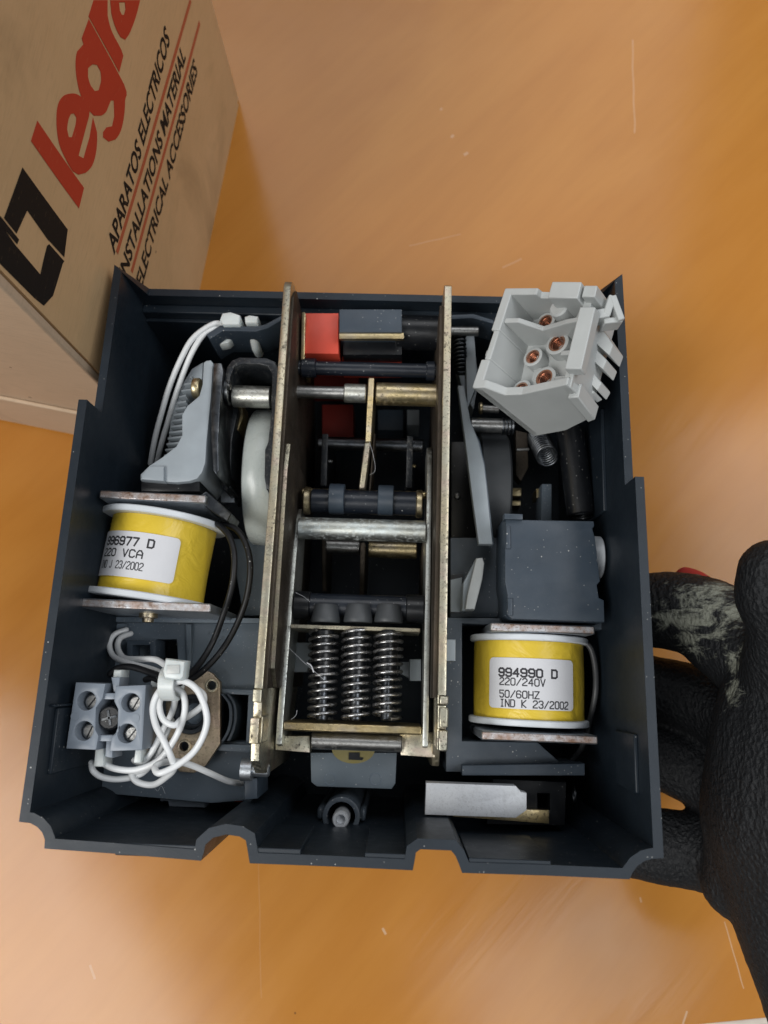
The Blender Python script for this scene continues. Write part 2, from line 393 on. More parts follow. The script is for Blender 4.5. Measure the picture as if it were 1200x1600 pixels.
# plate standing on edge: outline in (y, z), thickness along x; and outline in (x, z), thickness along y
XF_X = Matrix(((0, 0, 1, 0), (1, 0, 0, 0), (0, 1, 0, 0), (0, 0, 0, 1)))
XF_Y = Matrix(((1, 0, 0, 0), (0, 0, -1, 0), (0, 1, 0, 0), (0, 0, 0, 1)))
def plate_x(name, mat, loops, x0, x1, parent, bev=0.2): return slab(name, mat, loops, x0, x1, parent, bev, XF_X)
def plate_y(name, mat, loops, y0, y1, parent, bev=0.2): return slab(name, mat, loops, -y1, -y0, parent, bev, XF_Y)
def pslab(name, mat, pts, ztop, depth, parent, bev=0.25, holes=()):
    return slab(name, mat, [LL(pts, ztop)] + [circ(L(a, b, ztop).xy, r) for a, b, r in holes], ztop - depth, ztop, parent, bev)
def smoothpath(pts, k=6):                             # Catmull-Rom through the points
    P = [Vector(p) for p in pts]; out = []
    for i in range(len(P) - 1):
        a, b, c, d = P[max(i - 1, 0)], P[i], P[i + 1], P[min(i + 2, len(P) - 1)]
        for j in range(k):
            t = j / k
            out.append(0.5 * ((2 * b) + (c - a) * t + (2 * a - 5 * b + 4 * c - d) * t * t + (3 * b - a - 3 * c + d) * t ** 3))
    return out + [P[-1]]
def wire(name, mat, pts, r, parent=None, k=6, n=12, fn=L):
    return MB().tube(smoothpath([fn(*p) for p in pts], k), r, n, dome=True).build(name, mat, parent, 60)
def rod(name, mat, p0, p1, r, parent, n=24, ch=0.3):
    p0, p1 = Vector(p0), Vector(p1); ln = (p1 - p0).length
    return MB().lathe([(0, r - ch), (ch, r), (ln - ch, r), (ln, r - ch)], p0, p1 - p0, n).build(name, mat, parent, 35)
def tag(o, label, cat, group=None):
    o['label'] = label; o['category'] = cat
    if group: o['group'] = group
    return o
def empty(name, loc=(0, 0, 0), rz=0):
    o = bpy.data.objects.new(name, None); COL.objects.link(o); o.location = [a * MM for a in loc]
    o.rotation_euler = (0, 0, rz); o.empty_display_size = 0.01
    return o
def text_mesh(s, size, bold=0.0, shear=0.0, squeeze=1.0, space=1.0, align='LEFT'):
    cu = bpy.data.curves.new('lettering', 'FONT'); cu.body = s; cu.size = size * MM; cu.offset = bold * MM
    cu.shear = shear; cu.space_character = space; cu.align_x = align; cu.resolution_u = 3
    o = bpy.data.objects.new('lettering', cu); COL.objects.link(o)
    me = bpy.data.meshes.new_from_object(o.evaluated_get(bpy.context.evaluated_depsgraph_get()))
    bpy.data.objects.remove(o); bpy.data.curves.remove(cu)
    me.transform(Matrix.Diagonal((squeeze, 1, 1, 1)))
    return me

# ================================================================== SETTING
def build_table():
    f = MB(); f.box(-2500, 2500, -2500, 2500, -760, -750); o = f.build('floor', 'floor', None, 0); o['kind'] = 'structure'
    a = at(1055, 1604, 0); b = at(1205, 1589, 0); u = (b - a).normalized(); n = Vector((-u.y, u.x, 0))
    e0, e1 = a - u * 700, a + u * 500
    t = MB()
    q = [e0, e1, e1 + n * 750, e0 + n * 750]
    t.hexa([(p.x, p.y, -24) for p in q] + [(p.x, p.y, 0) for p in q])
    o = t.build('table', 'wood', None, 0); o['kind'] = 'structure'
    q = [e0 - n * 2.5, e1 - n * 2.5, e1 - n * .05, e0 - n * .05]
    g = MB().hexa([(p.x, p.y, -24) for p in q] + [(p.x, p.y, -0.2) for p in q])
    g.build('edge_band', 'edge', o, 0, 0.6)
build_table()

# ================================================================== CARDBOARD BOX
def build_carton():
    A = at(261, 705, 0); B = at(375, 165, 0)
    A.x -= 0.6; B.x -= 0.6
    A = A + (B - A).normalized() * 3.4
    ex = (B - A).normalized(); nx = Vector((ex.y, -ex.x, 0))          # nx points out of the printed face
    root = empty('cardboard_box', A, math.atan2(ex.y, ex.x)); ang = root.rotation_euler.z
    tag(root, 'brown cardboard carton with red and black print standing behind the open housing', 'box')
    W, D, T = 155.6, 215.0, 205.0                                      # along the print, away from it, height
    # local axes: x along the printed face, y away from the print into the carton, z up
    def crumple(u, v): return noise.noise(Vector((u * .02, v * .02, 3.1))) * 1.6
    f = MB(); nu, nv = 26, 30
    vs = []
    for j in range(nv + 1):
        for i in range(nu + 1):
            u, v = W * i / nu, T * j / nv
            k = min(1, i / 3, (nu - i) / 3, j / 2)
            e = 0.0
            if u > W * .8: e = (u - W * .8) * .03 * (v / T)
            vs.append((u, 1.5 * 0 + crumple(u, v) * k * .5 + e, v))
    fs = [(j * (nu + 1) + i, j * (nu + 1) + i + 1, (j + 1) * (nu + 1) + i + 1, (j + 1) * (nu + 1) + i) for j in range(nv) for i in range(nu)]
    f.add(vs, fs)
    # thickness: back of the same sheet
    n0 = len(f.v); f.add([(x, y + 3.2, z) for x, y, z in vs], [tuple(reversed(q)) for q in fs])
    rim = [i for i in range(nu + 1)] + [j * (nu + 1) + nu for j in range(1, nv + 1)] + [nv * (nu + 1) + i for i in range(nu - 1, -1, -1)] + [j * (nu + 1) for j in range(nv - 1, 0, -1)]
    for a, b in zip(rim, rim[1:] + rim[:1]): f.f.append((b, a, a + n0, b + n0))
    f.build('printed_panel', 'card', root, 60)
    g = MB().box(-3.0, -0.15, 0.4, D, 0, T); g.build('side_panel', 'cardpale', root, 30, 0.8, 3)
    g = MB().box(W + .1, W + 3, 0.4, D, 0, T); g.build('side_panel', 'card', root, 30, 0.6)
    g = MB().box(-3, W + 3, D + .1, D + 3, 0, T); g.build('back_panel', 'card', root, 30, 0.6)
    g = MB().box(0, W, 3.6, D, 0.2, 3); g.build('bottom_panel', 'card', root, 30)
    g = MB().box(-2, W + 2, 2, D, T + .1, T + 3); g.build('lid_flap', 'card', root, 30, 0.6)
    # pale side seen with a seam between the bottom flap and its fold
    g = MB().box(-4.6, -3.1, 8, D - 6, 2, 34); g.build('seam_flap', 'cardpale', root, 30, 0.5)
    sh = Matrix.Identity(4); sh[0][1] = 0.065                          # the worn carton no longer stands square
    for ch in root.children:
        if ch.name.split('.')[0] != 'printed_panel': ch.data.transform(sh)
    # print: pixel outlines of the letters brought onto the printed face
    C = Vector((0, 0, H))
    def face(px, py):
        d = _wx(px, py); t = (A - C).dot(nx) / d.dot(nx); p = C + d * t - A
        return (p.dot(ex), p.z)
    XF = Matrix(((1, 0, 0, 0), (0, 0, 1, 0), (0, 1, 0, 0), (0, 0, 0, 1)))
    def surf(me):                                                     # drape the flat print on the panel
        for v in me.vertices:
            u, z = v.co.x / MM, v.co.z / MM
            k = max(0, min(1, u / W * nu / 3, (W - u) / W * nu / 3, z / T * nv / 2))
            e = (u - W * .8) * .03 * (z / T) if u > W * .8 else 0
            v.co.y += (crumple(u, z) * k * .5 + e - 0.10) * MM
    def print_shape(name, mat, loops, px=True):
        lp = [[face(*q) for q in l] for l in loops] if px else loops
        me = curve_mesh(lp, -0.02, 0.02); me.transform(XF)
        bm = bmesh.new(); bm.from_mesh(me); bmesh.ops.triangulate(bm, faces=bm.faces)
        bmesh.ops.subdivide_edges(bm, edges=[e for e in bm.edges if e.calc_length() > 0.006], cuts=2, use_grid_fill=True)
        bm.to_mesh(me); bm.free()
        surf(me)
        return link(name, me, mat, root, 60)
    def ell(cx, cy, rx, ry, n=36, a0=0, a1=360, rot=0):
        out = []
        for k in range(n if a1 - a0 == 360 else n + 1):
            t = math.radians(a0 + (a1 - a0) * k / n); x, y = rx * math.cos(t), ry * math.sin(t); r = math.radians(rot)
            out.append((cx + x * math.cos(r) - y * math.sin(r), cy + x * math.sin(r) + y * math.cos(r)))
        return out
    S = 400 / 970.0                                                   # from the enlarged view to photo pixels
    def Z(pts): return [(x * S, y * S) for x, y in pts]
    lt = dict(
      l=[[(143, 457), (320, 712), (302, 790), (118, 534)]],
      e=[[(330, 392), (338, 440), (300, 590), (318, 600), (340, 520), (352, 445), (366, 500), (364, 570), (350, 625), (325, 655), (300, 662), (280, 650), (254, 606), (228, 545), (218, 470), (222, 405), (240, 368), (270, 355), (300, 360)],
         [(283, 430), (292, 445), (288, 480), (276, 520), (264, 520), (258, 490), (264, 450), (272, 432)]],
      g=[[(337, 72), (464, 318), (468, 380), (464, 440), (452, 495), (432, 528), (408, 536), (388, 520), (388, 500), (400, 482), (420, 478), (428, 440), (426, 380), (415, 380), (400, 420), (380, 438), (355, 438), (330, 410), (308, 360), (294, 300), (290, 240), (296, 195), (318, 168), (312, 145)],
         [(350, 243), (366, 246), (378, 270), (380, 310), (372, 342), (358, 345), (344, 325), (334, 290), (334, 258)]],
      r=[[(354, 0), (404, 0), (404, 55), (420, 120), (462, 210), (446, 274), (336, 62)]],
      a=[[(414, 0), (530, 0), (520, 40), (505, 85), (485, 130), (470, 150), (452, 140), (432, 100), (418, 50)], [(447, 8), (470, 8), (472, 35), (466, 56), (458, 56), (450, 40)]],
    )
    def rounded(l):
        P = [Vector((*p, 0)) for p in l]; n = len(P); out = []
        for i in range(n):
            a, b, c, d = P[i - 1], P[i], P[(i + 1) % n], P[(i + 2) % n]
            sharp = (b - a).angle(c - b) > .75 or (c - b).angle(d - c) > .75
            for j in range(1 if sharp else 4):
                t = j / 4
                q = 0.5 * ((2 * b) + (c - a) * t + (2 * a - 5 * b + 4 * c - d) * t * t + (3 * b - a - 3 * c + d) * t ** 3)
                out.append(q.xy[:])
        return out
    for k, lp in lt.items(): print_shape('red_letter', 'boxred', [Z(l if k == 'l' else rounded(l)) for l in lp])
    print_shape('emblem', 'boxblack', [Z([(85, 634), (260, 870), (246, 975), (188, 912), (186, 912), (104, 797), (62, 885), (14, 826)])])
    print_shape('emblem', 'boxblack', [Z([(-60, 760), (55, 925), (152, 1040), (165, 985), (180, 930), (240, 998), (200, 1120), (165, 1158), (130, 1130), (-60, 940)])])
    print_shape('emblem', 'boxblack', [Z([(0, 818), (72, 908), (64, 926), (-20, 826)])])
    print_shape('emblem', 'boxblack', [Z([(188, 925), (246, 990), (240, 998), (180, 932)])])
    for a, b in (((182, 395), (298, 0)), ((205, 425), (312, 35))):
        fa, fb = face(*a), face(*b)
        print_shape('print_line', 'boxline', [[(fa[0], fa[1] - .9), (fb[0], fb[1] - .9), (fb[0], fb[1] + .9), (fa[0], fa[1] + .9)]], False)
    def words(s, a, b, hgt):
        fa, fb = face(*a), face(*b); ln = fb[0] - fa[0]
        me = text_mesh(s, hgt, 0.22, 0.18); me.name = 'lettering'
        xs = [v.co.x for v in me.vertices]; k = ln * MM / max(xs)
        zz = (fa[1] + fb[1]) / 2
        slope = (fb[1] - fa[1]) / ln
        for v in me.vertices:
            x, y = v.co.x * k, v.co.y
            v.co = (x + fa[0] * MM, 0, y + fa[1] * MM + x * slope)
        surf(me); link('lettering', me, 'boxblack', root, 0)
    words('APARATOS ELECTRICOS', (178, 397), (266, 62), 8.6)
    words('INSTALLATIONS MATERIAL', (194, 443), (290, 90), 8.6)
    words('ELECTRICAL ACCESSORIES', (220, 455), (309, 110), 8.6)
build_carton()

# ================================================================== OPEN BREAKER HOUSING
DEV = empty('circuit_breaker', ORG, YAW)
tag(DEV, 'open dark blue grey breaker mechanism with springs and yellow coils on the table', 'circuit breaker')
XW = 74.45; YB = L(600, 462, 70).y + 0.6
def build_housing():
    T = 2.3
    yl, yr = L(120, 625, 96).y, L(1008, 745, 97).y
    o = []                                            # outer outline, counter-clockwise from the front-left corner, z of the rim
    f = lambda px, py: (*L(px, py, 100).xy, 100.0)
    o.append((-XW, YB, 84.0)); o.append((-XW, yl + .05, 86.0)); o.append((-XW, yl, 96.5))
    o.append((-XW, L(0, 1283, 100).y, 100.0))
    for p in ((47, 1286), (58, 1292), (66, 1301), (70, 1312), (69, 1326)): o.append(f(*p))
    for p in ((180, 1334), (314, 1345), (318, 1334), (321, 1320), (333, 1309), (353, 1304), (374, 1307), (384, 1313), (387, 1330), (390, 1349)): o.append(f(*p))
    for p in ((520, 1354), (645, 1360), (648, 1344), (650, 1332), (657, 1327), (705, 1329), (712, 1338), (717, 1350), (722, 1364)): o.append(f(*p))
    for p in ((850, 1368), (984, 1374), (988, 1364), (996, 1353), (1008, 1345), (1020, 1342)): o.append(f(*p))
    o.append((XW, L(1037, 1341, 100).y, 100.0))
    o.append((XW, yr, 97.0)); o.append((XW, yr + .05, 88.0)); o.append((XW, L(990, 560, 86).y, 86.5)); o.append((XW, YB, 85.0))
    o.append((XW - 6, YB, 70.0)); o.append((-XW + 6, YB, 70.0))
    n = len(o); inn = []
    for i in range(n):
        a, b, c = (Vector(o[i - 1][:2]), Vector(o[i][:2]), Vector(o[(i + 1) % n][:2]))
        d0, d1 = (b - a).normalized(), (c - b).normalized()
        n0, n1 = Vector((-d0.y, d0.x)), Vector((-d1.y, d1.x))
        m = n0 + n1
        m = n0 if m.length < .1 else m.normalized() / max(m.normalized().dot(n0), .45)
        q = b + m * T; inn.append((q.x, q.y, o[i][2]))
    mb = MB(); vs = []
    for i in range(n): vs += [(o[i][0], o[i][1], 0), o[i], inn[i], (inn[i][0], inn[i][1], 2.5)]
    fs = []
    for i in range(n):
        a, b = i * 4, ((i + 1) % n) * 4
        fs += [(a, b, b + 1, a + 1), (a + 1, b + 1, b + 2, a + 2), (a + 2, b + 2, b + 3, a + 3)]
    fs.append(tuple(i * 4 for i in reversed(range(n)))); fs.append(tuple(i * 4 + 3 for i in range(n)))
    mb.add(vs, fs); mb.build('housing', 'housing', DEV, 35, 0.35, 2)
    # thicker lips along the front rim, ribs and ledges on the inside of the walls
    for x0, x1, y in ((182, 306, 1326), (402, 470, 1334), (570, 640, 1342), (732, 860, 1350)):
        a, b = L(x0, y, 99), L(x1, y + (x1 - x0) * .04, 99)
        MB().hexa([(a.x, a.y - 1.3, 70), (b.x, b.y - 1.3, 70), (b.x, b.y + 1.5, 70), (a.x, a.y + 1.5, 70), (a.x, a.y - 1.3, 99.6), (b.x, b.y - 1.3, 99.6), (b.x, b.y + 1.5, 99.8), (a.x, a.y + 1.5, 99.8)]).build('rim_lip', 'housing', DEV, 30, 0.2)
    MB().box(-XW + 2.2, XW - 2.2, YB - 5.0, YB - 2.2, 10, 64).build('rear_ledge', 'housing', DEV, 30, 0.4)
    MB().box(-XW + 2.2, XW - 2.2, YB - 6.2, YB - 4.9, 10, 60).build('rear_ledge', 'housing', DEV, 30, 0.3)
    MB().box(XW - 3.2, XW - 2.2, L(1020, 1240, 90).y, L(1020, 1148, 90).y, 74, 91).build('wall_panel', 'housing', DEV, 30, 0.3)
    MB().box(-XW + 2.2, -XW + 3.3, L(0, 1205, 90).y, L(0, 1102, 90).y, 62, 93).build('wall_panel', 'housing', DEV, 30, 0.3)
    MB().box(-XW + 2.2, -XW + 3.6, L(0, 1100, 90).y, L(0, 1096, 90).y, 62, 96).build('wall_rib', 'housing', DEV, 30, 0.3)
    MB().box(XW - 3.4, XW - 2.2, L(1000, 800, 70).y, L(1000, 640, 70).y, 20, 70).build('wall_panel', 'housing', DEV, 30, 0.3)
build_housing()

# ---- side plates, zinc yellow
def zsolve(px, py, x0):
    a, b = L(px, py, 0), L(px, py, 100); t = (x0 - a.x) / (b.x - a.x); return a + (b - a) * t
def build_frame():
    # left side plate at x = -23.3 .. -20.9, right one at 22.9 .. 25.2
    y_end = L(455, 440, 82).y
    yb = L(405, 1075, 89).y
    prof = [(y_end - 7, 40), (y_end, 70), (y_end, 80), (y_end - 1.5, 84.5), (y_end - 4, 86), (86, 87), (yb, 89.5)]
    yq = lambda p: L(405, p, 89).y
    prof += [(yq(1078), 90.6), (yq(1096), 90.6), (yq(1098), 89.0), (yq(1120), 88.4), (yq(1122), 91.5), (yq(1160), 91.5), (yq(1163), 88.6), (yq(1190), 87.6), (yq(1215), 80), (yq(1222), 70), (yq(1222), 30), (60, 8), (120, 8)]
    plate_x('side_plate', 'zincgold', [prof], -23.6, -21.4, DEV, 0.25)
    y2 = L(697, 443, 84).y
    yq = lambda p: L(692, p, 90).y
    prof = [(y2 - 6, 40), (y2, 72), (y2, 83), (y2 - 2, 86), (86, 87.5), (yq(1075), 89), (yq(1086), 89.4), (yq(1088), 87.6), (yq(1100), 87.6), (yq(1103), 90), (yq(1138), 90), (yq(1141), 88.4), (yq(1172), 88.4), (yq(1174), 66), (yq(1216), 62), (yq(1222), 50), (yq(1222), 30), (60, 8), (120, 8)]
    plate_x('side_plate', 'zincgold', [prof], 23.0, 25.1, DEV, 0.25)
    # second, inner leaf riveted to each plate, grimy on its face
    plate_x('inner_leaf', 'zincdirty_shade', [[(y_end - 3, 30), (y_end - 2, 80), (y_end - 6, 84.2), (86, 85.6), (yb, 87.5), (yb, 12), (60, 9), (120, 9)]], -21.35, -20.6, DEV, 0.1)
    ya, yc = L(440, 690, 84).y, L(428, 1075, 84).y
    plate_x('inner_leaf', 'zincdirty_shade', [[(ya, 40), (ya, 80.5), (ya - 8, 82.6), (yc + 5, 83.4), (yc, 78), (yc, 40)]], -20.5, -19.6, DEV, 0.1)
    plate_x('leaf_edge', 'zincgold', [[(ya - .2, 80.2), (ya - 8, 82.65), (yc + 5, 83.45), (yc + .2, 78.2), (yc + 5, 84.0), (ya - 8, 83.3), (ya + .3, 81)]], -20.55, -19.55, DEV, 0)
    plate_x('inner_leaf', 'zincdirty_shade', [[(y2 - 8, 30), (y2 - 6, 82), (86, 84), (L(690, 1090, 80).y, 84), (L(690, 1100, 80).y, 12), (60, 9), (120, 9)]], 21.9, 22.95, DEV, 0.15)
    # tabs whose ends show at the front of the left plate
    for (px, py, z) in ((402, 1140, 88),):
        p = L(px, py, z); MB().box(p.x - .5 if py < 1100 else p.x - 1.3, p.x + 1.4, p.y - 2.6 if py < 1100 else p.y - 3.4, p.y + 2.6 if py < 1100 else p.y + 3.4, z - 9, z).build('plate_tab', 'zincgold', DEV, 30, 0.4)
    for (y0, y1) in ((1086, 1102), (1104, 1138), (1140, 1175)):
        a, b = L(691, y1 - 1, 90), L(691, y0 + 1, 90)
        MB().box(23.3, 25.6, a.y, b.y, 80, 90.5 if y0 != 1140 else 89.6).build('plate_tab', 'zincgold', DEV, 30, 0.4)
    # toggle links
    lk = [(zsolve(468, 798, -18.4), ), ]
    yA, yM, yE = L(468, 797, 58).y, L(452, 870, 62).y, L(440, 1163, 70).y
    plate_x('toggle_link', 'link', [[(yA, 44), (yA + 1, 55), (yA - 3, 59), (yM, 62.5), (yE + 6, 69.5), (yE, 69.5), (yE - .8, 66), (yE + 2, 58), (60, 46)]], -20.3, -18.5, DEV, 0.3)
    yA, yM, yE = L(668, 695, 55).y, L(668, 860, 63).y, L(662, 1166, 70).y
    plate_x('toggle_link', 'link', [[(yA, 40), (yA, 52), (yA - 2, 55), (yM + 8, 61), (yM, 63), (yE + 6, 70.5), (yE, 70), (yE - .8, 66), (yE + 2, 58), (60, 42)]], 20.0, 21.6, DEV, 0.3)
build_frame()

def hbar(name, mat, x0, x1, py, z, r, pxm=570, parent=DEV, ch=0.3):
    y = L(pxm, py, z).y
    return rod(name, mat, (x0, y, z), (x1, y, z), r, parent, 28, ch)
def build_rods():
    o = hbar('cross_rod', 'rod', -21, 22.8, 577, 66, 2.2)
    hbar('collar', 'rod', -19.8, -15.2, 577, 66, 3.0, parent=DEV); hbar('collar', 'rod', 18.8, 21.6, 577, 66, 3.0)
    # main steel shaft: thin left half, thick sleeve right, running out to the left bracket
    hbar('shaft', 'steel', -21.2, -5.0, 615, 66, 1.95)
    hbar('shaft_sleeve', 'tube', -6.2, 0.6, 615, 66, 2.9); hbar('shaft_sleeve', 'gold', 3.6, 22.8, 615, 66, 3.5)
    # flat link hanging on the shaft, turning towards the front
    y0, y1, ym = L(578, 594, 68).y, L(570, 762, 62).y, L(575, 690, 64).y
    MB().hexa([(0.7, ym, 42), (2.6, ym, 42), (3.1, y0, 50), (1.2, y0, 50), (0.7, ym, 63.5), (2.6, ym, 63.5), (3.1, y0, 70), (1.2, y0, 70)]).build('flat_link', 'gold', DEV, 30, 0.3)
    MB().hexa([(-0.8, y1, 46), (1.1, y1, 46), (2.4, ym - .1, 44), (0.5, ym - .1, 44), (-0.8, y1, 61), (1.1, y1, 61), (2.4, ym - .1, 63.4), (0.5, ym - .1, 63.4)]).build('flat_link', 'zincgold', DEV, 30, 0.4)
    MB().hexa([(2.1, y1, 40), (2.6, y1, 40), (3.6, ym + 4, 40), (3.1, ym + 4, 40), (2.1, y1, 57), (2.6, y1, 57), (3.6, ym + 4, 60), (3.1, ym + 4, 60)]).build('flat_link', 'zincdirty_shade', DEV, 30, 0.1)
    # dim rods deep in the mechanism
    hbar('deep_rod', 'darksteel', -16, 19, 694, 44, 2.2); hbar('deep_rod', 'steel', -15, -11, 722, 40, .6); hbar('deep_rod', 'gold', 14, 17, 726, 40, .6)
    for x in (-14.5, 13.6): plate_x('deep_plate', 'blackmetal', [[(L(575, 775, 40).y, 10), (L(575, 765, 40).y, 44), (L(575, 690, 40).y, 47), (L(575, 680, 40).y, 10)]], x, x + 2.0, DEV)
    hbar('deep_rod', 'steel', -13, -1.2, 855, 32, 2.6); hbar('deep_rod', 'gold', 1.6, 18, 857, 32, 3.0)
    hbar('deep_rod', 'gold', -19, 20, 771, 55, 1.1)
    plate_x('deep_plate', 'zincdirty_shade', [[(L(575, 940, 40).y, 10), (L(575, 940, 40).y, 35), (L(575, 850, 40).y, 42), (L(575, 850, 40).y, 10)]], -0.6, 0.9, DEV)
    for x in (-13.5, 19.6): plate_x('deep_plate', 'zincdirty_shade', [[(L(575, 920, 40).y, 10), (L(575, 920, 40).y, 30), (L(575, 845, 40).y, 40), (L(575, 845, 40).y, 10)]], x, x + 1.2, DEV)
    # blue-black roller with two collars and brass end rings
    hbar('roller', 'rod', -15.4, 17.2, 785, 58, 3.7)
    for x in (-9.8, 5.2): hbar('roller_collar', 'slate', x, x + 4.7, 781, 59, 4.7, ch=0.2)
    for x in (-17.6, 16.8): hbar('end_ring', 'gold', x, x + 2.0, 785, 58, 4.3)
    # corroded zinc tube under it
    o = hbar('spacer_tube', 'corroded', -18.4, 20.0, 828, 62, 3.3)
    # rear spring bar with thicker ends
    hbar('spring_bar', 'rod', -18.4, 20.0, 948, 62, 3.5); hbar('bar_collar', 'black', -18.3, -13.4, 949, 62, 4.2); hbar('bar_collar', 'black', 14.6, 19.9, 949, 62, 4.2)
    for x0, x1 in ((-22, -20.4), (21.7, 23)): hbar('bar_end', 'gold', x0, x1, 948, 60, 3.2)
build_rods()

def build_springs():
    ya, yb = L(555, 979, 67).y, L(555, 1128, 70).y
    # thin carrier plate the caps stand on, and the thick front bar
    z = 66
    a, b = L(455, 978, z), L(655, 984, z)
    MB().box(-18.3, 18.8, a.y - .75, a.y + .4, 50, z + 2).build('spring_carrier', 'zincgold', DEV, 30, 0.2)
    y0, y1 = L(550, 1145, 69).y, L(550, 1131, 69).y
    MB().box(-18.5, 19.8, y0, y1, 52, 69).build('spring_seat_bar', 'gold', DEV, 30, 0.45)
    for px in (505, 556, 604):
        c0, c1 = L(px + (3 if px > 580 else 1), 984, 66), L(px - (2 if px < 520 else 0), 1127, 68)
        n = 12; pts = []
        ax = (c1 - c0); ln = ax.length; ax.normalize(); u = Vector((1, 0, 0)); u = (u - ax * u.dot(ax)).normalized(); v = ax.cross(u)
        ph = random.uniform(0, 6.28); turns = 11.6
        for i in range(int(turns * 18) + 1):
            t = i / (turns * 18); tt = t + 0.03 * math.sin(2 * math.pi * t)
            tt = 0.02 + 0.96 * (t ** 1.0)
            a = ph + 2 * math.pi * turns * t
            rr = 3.95 - 0.25 * (t > .5)
            pts.append(c0 + ax * (ln * tt) + (u * math.cos(a) + v * math.sin(a)) * rr)
        MB().tube(pts, 0.52, 8).build('compression_spring', 'spring', DEV, 60)
        rod('guide_pin', 'black', c0 + ax * .3, c0 + ax * ln * .52, 2.95, DEV, 20)
        rod('guide_pin', 'darksteel', c0 + ax * ln * .5, c1 - ax * .2, 1.7, DEV, 16)
        # rubber-like cap on the rear side of the carrier
        p = L(px + 3, 976, 66)
        MB().lathe([(0, 4.0), (.3, 4.15), (1.2, 4.15), (4.9, 3.35), (5.25, 3.1), (5.35, 2.6)], (p.x, p.y + .6, 65.5), (0, 1, 0), 28).build('spring_cap', 'darkwheel', DEV, 40)
    # grey plastic pieces glimpsed behind the springs
    pslab('grey_insert', 'lever', [(458, 1004), (488, 1004), (488, 1050), (458, 1050)], 50, 12, DEV)
    pslab('grey_insert', 'lever', [(625, 1034), (662, 1034), (662, 1052), (640, 1060), (625, 1052)], 48, 12, DEV)
    pslab('grey_insert', 'lever', [(640, 1030), (658, 1030), (658, 1064), (640, 1064)], 56, 10, DEV)
    # front rod, flat lugs and the grey plate hanging under it
    hbar('front_rod', 'steel', -11, 14.5, 1160, 64, 2.3)
    pslab('front_lug', 'zincgold', [(430, 1150), (484, 1150), (484, 1176), (430, 1172)], 64, 5, DEV)
    pslab('front_lug', 'zincgold', [(624, 1148), (680, 1144), (680, 1184), (626, 1180)], 64, 5, DEV)
    P = [(485, 1176), (620, 1176), (618, 1224), (612, 1233), (495, 1229), (486, 1222)]
    o = pslab('front_plate', 'frontplate', P, 58, 3, DEV, 0.3)
    for px, py in ((516, 1217), (587, 1217)):
        c = L(px, py, 58); slab('moulded_ring', 'tray', [circ(c.xy, 1.75, 24), circ(c.xy, 1.5, 24)], 57.5, 58.12, o, 0)
    q = L(552, 1172, 58)
    slab('sticker', 'sticker', [[(q.x + 6.2 * math.cos(a), q.y + .3 - 4.0 * math.sin(a)) for a in [math.pi * k / 20 for k in range(21)]]], 57.9, 58.12, o, 0)
    pslab('plate_slot', 'black', [(545, 1176), (562, 1176), (562, 1183), (568, 1184), (566, 1188), (545, 1187)], 58.5, .35, o, 0)
    # boss with a hex socket screw at the front
    c = L(533, 1276, 60)
    slab('screw_boss', 'frame', [circ(c.xy, 5.3, 28), circ(c.xy, 3.9, 24)], 5, 60, DEV, .25)
    for s in (-1, 1):
        d = L(533 + s * 38, 1278, 57); MB().box(min(c.x + s * 5.1, d.x), max(c.x + s * 5.1, d.x), c.y - 1.7, c.y + 1.9, 5, 57).build('boss_wing', 'frame', DEV, 30, .9)
    MB().box(c.x - 1.4, c.x - .9, c.y - 9, c.y - 4.5, 5, 48).build('boss_rib', 'black', DEV, 30, .1); MB().box(c.x + .9, c.x + 1.4, c.y - 9, c.y - 4.5, 5, 48).build('boss_rib', 'black', DEV, 30, .1)
    s = L(532, 1281, 64)
    MB().lathe([(0, 2.4), (17.5, 2.4), (18, 2.1), (18, 1.35), (16.3, 1.25), (16.2, 0)], (s.x, s.y, 46), (0, 0, 1), 20).build('boss_screw', 'tin', DEV, 30)
build_springs()

def build_top_middle():
    # red block, slate block with its metal strip, dark barrel
    pslab('red_block', 'red', [(472, 489), (529, 489), (529, 553), (472, 552)], 68, 18, DEV, .3)
    pslab('slate_block', 'slate', [(530, 483), (628, 483), (628, 519), (530, 519)], 72, 20, DEV, .3)
    pslab('metal_strip', 'gold', [(530, 520), (631, 520), (631, 529), (530, 529)], 71.4, 1.6, DEV, .15)
    pslab('dark_box', 'black', [(536, 531), (628, 531), (628, 554), (536, 554)], 65, 6, DEV, .3)
    pslab('red_panel', 'red', [(534, 557), (628, 557), (628, 572), (534, 572)], 57, 10, DEV, .2)
    pslab('red_panel', 'redshade', [(476, 560), (560, 556), (560, 612), (476, 612)], 26, 10, DEV, .2)
    hbar('dark_barrel', 'black', 9.0, 22.5, 520, 64, 5.4, 650); hbar('barrel_ring', 'spring', 8.2, 9.3, 515, 65, 4.2, 650)
    pslab('red_block', 'redshade', [(503, 632), (552, 632), (552, 684), (503, 684)], 24, 14, DEV, .3)
    pslab('slate_block', 'slate', [(590, 640), (630, 640), (630, 672), (590, 672)], 22, 14, DEV, .3)
    pslab('grey_insert', 'lever', [(636, 640), (655, 640), (655, 664), (636, 664)], 20, 14, DEV, .3)
    plate_x('leaf_spring', 'gold', [[(L(468, 488, 72).y, 50), (L(468, 488, 72).y, 72), (L(466, 555, 72).y, 68), (L(466, 555, 72).y, 50)]], -19.9, -18.8, DEV, .15)
build_top_middle()

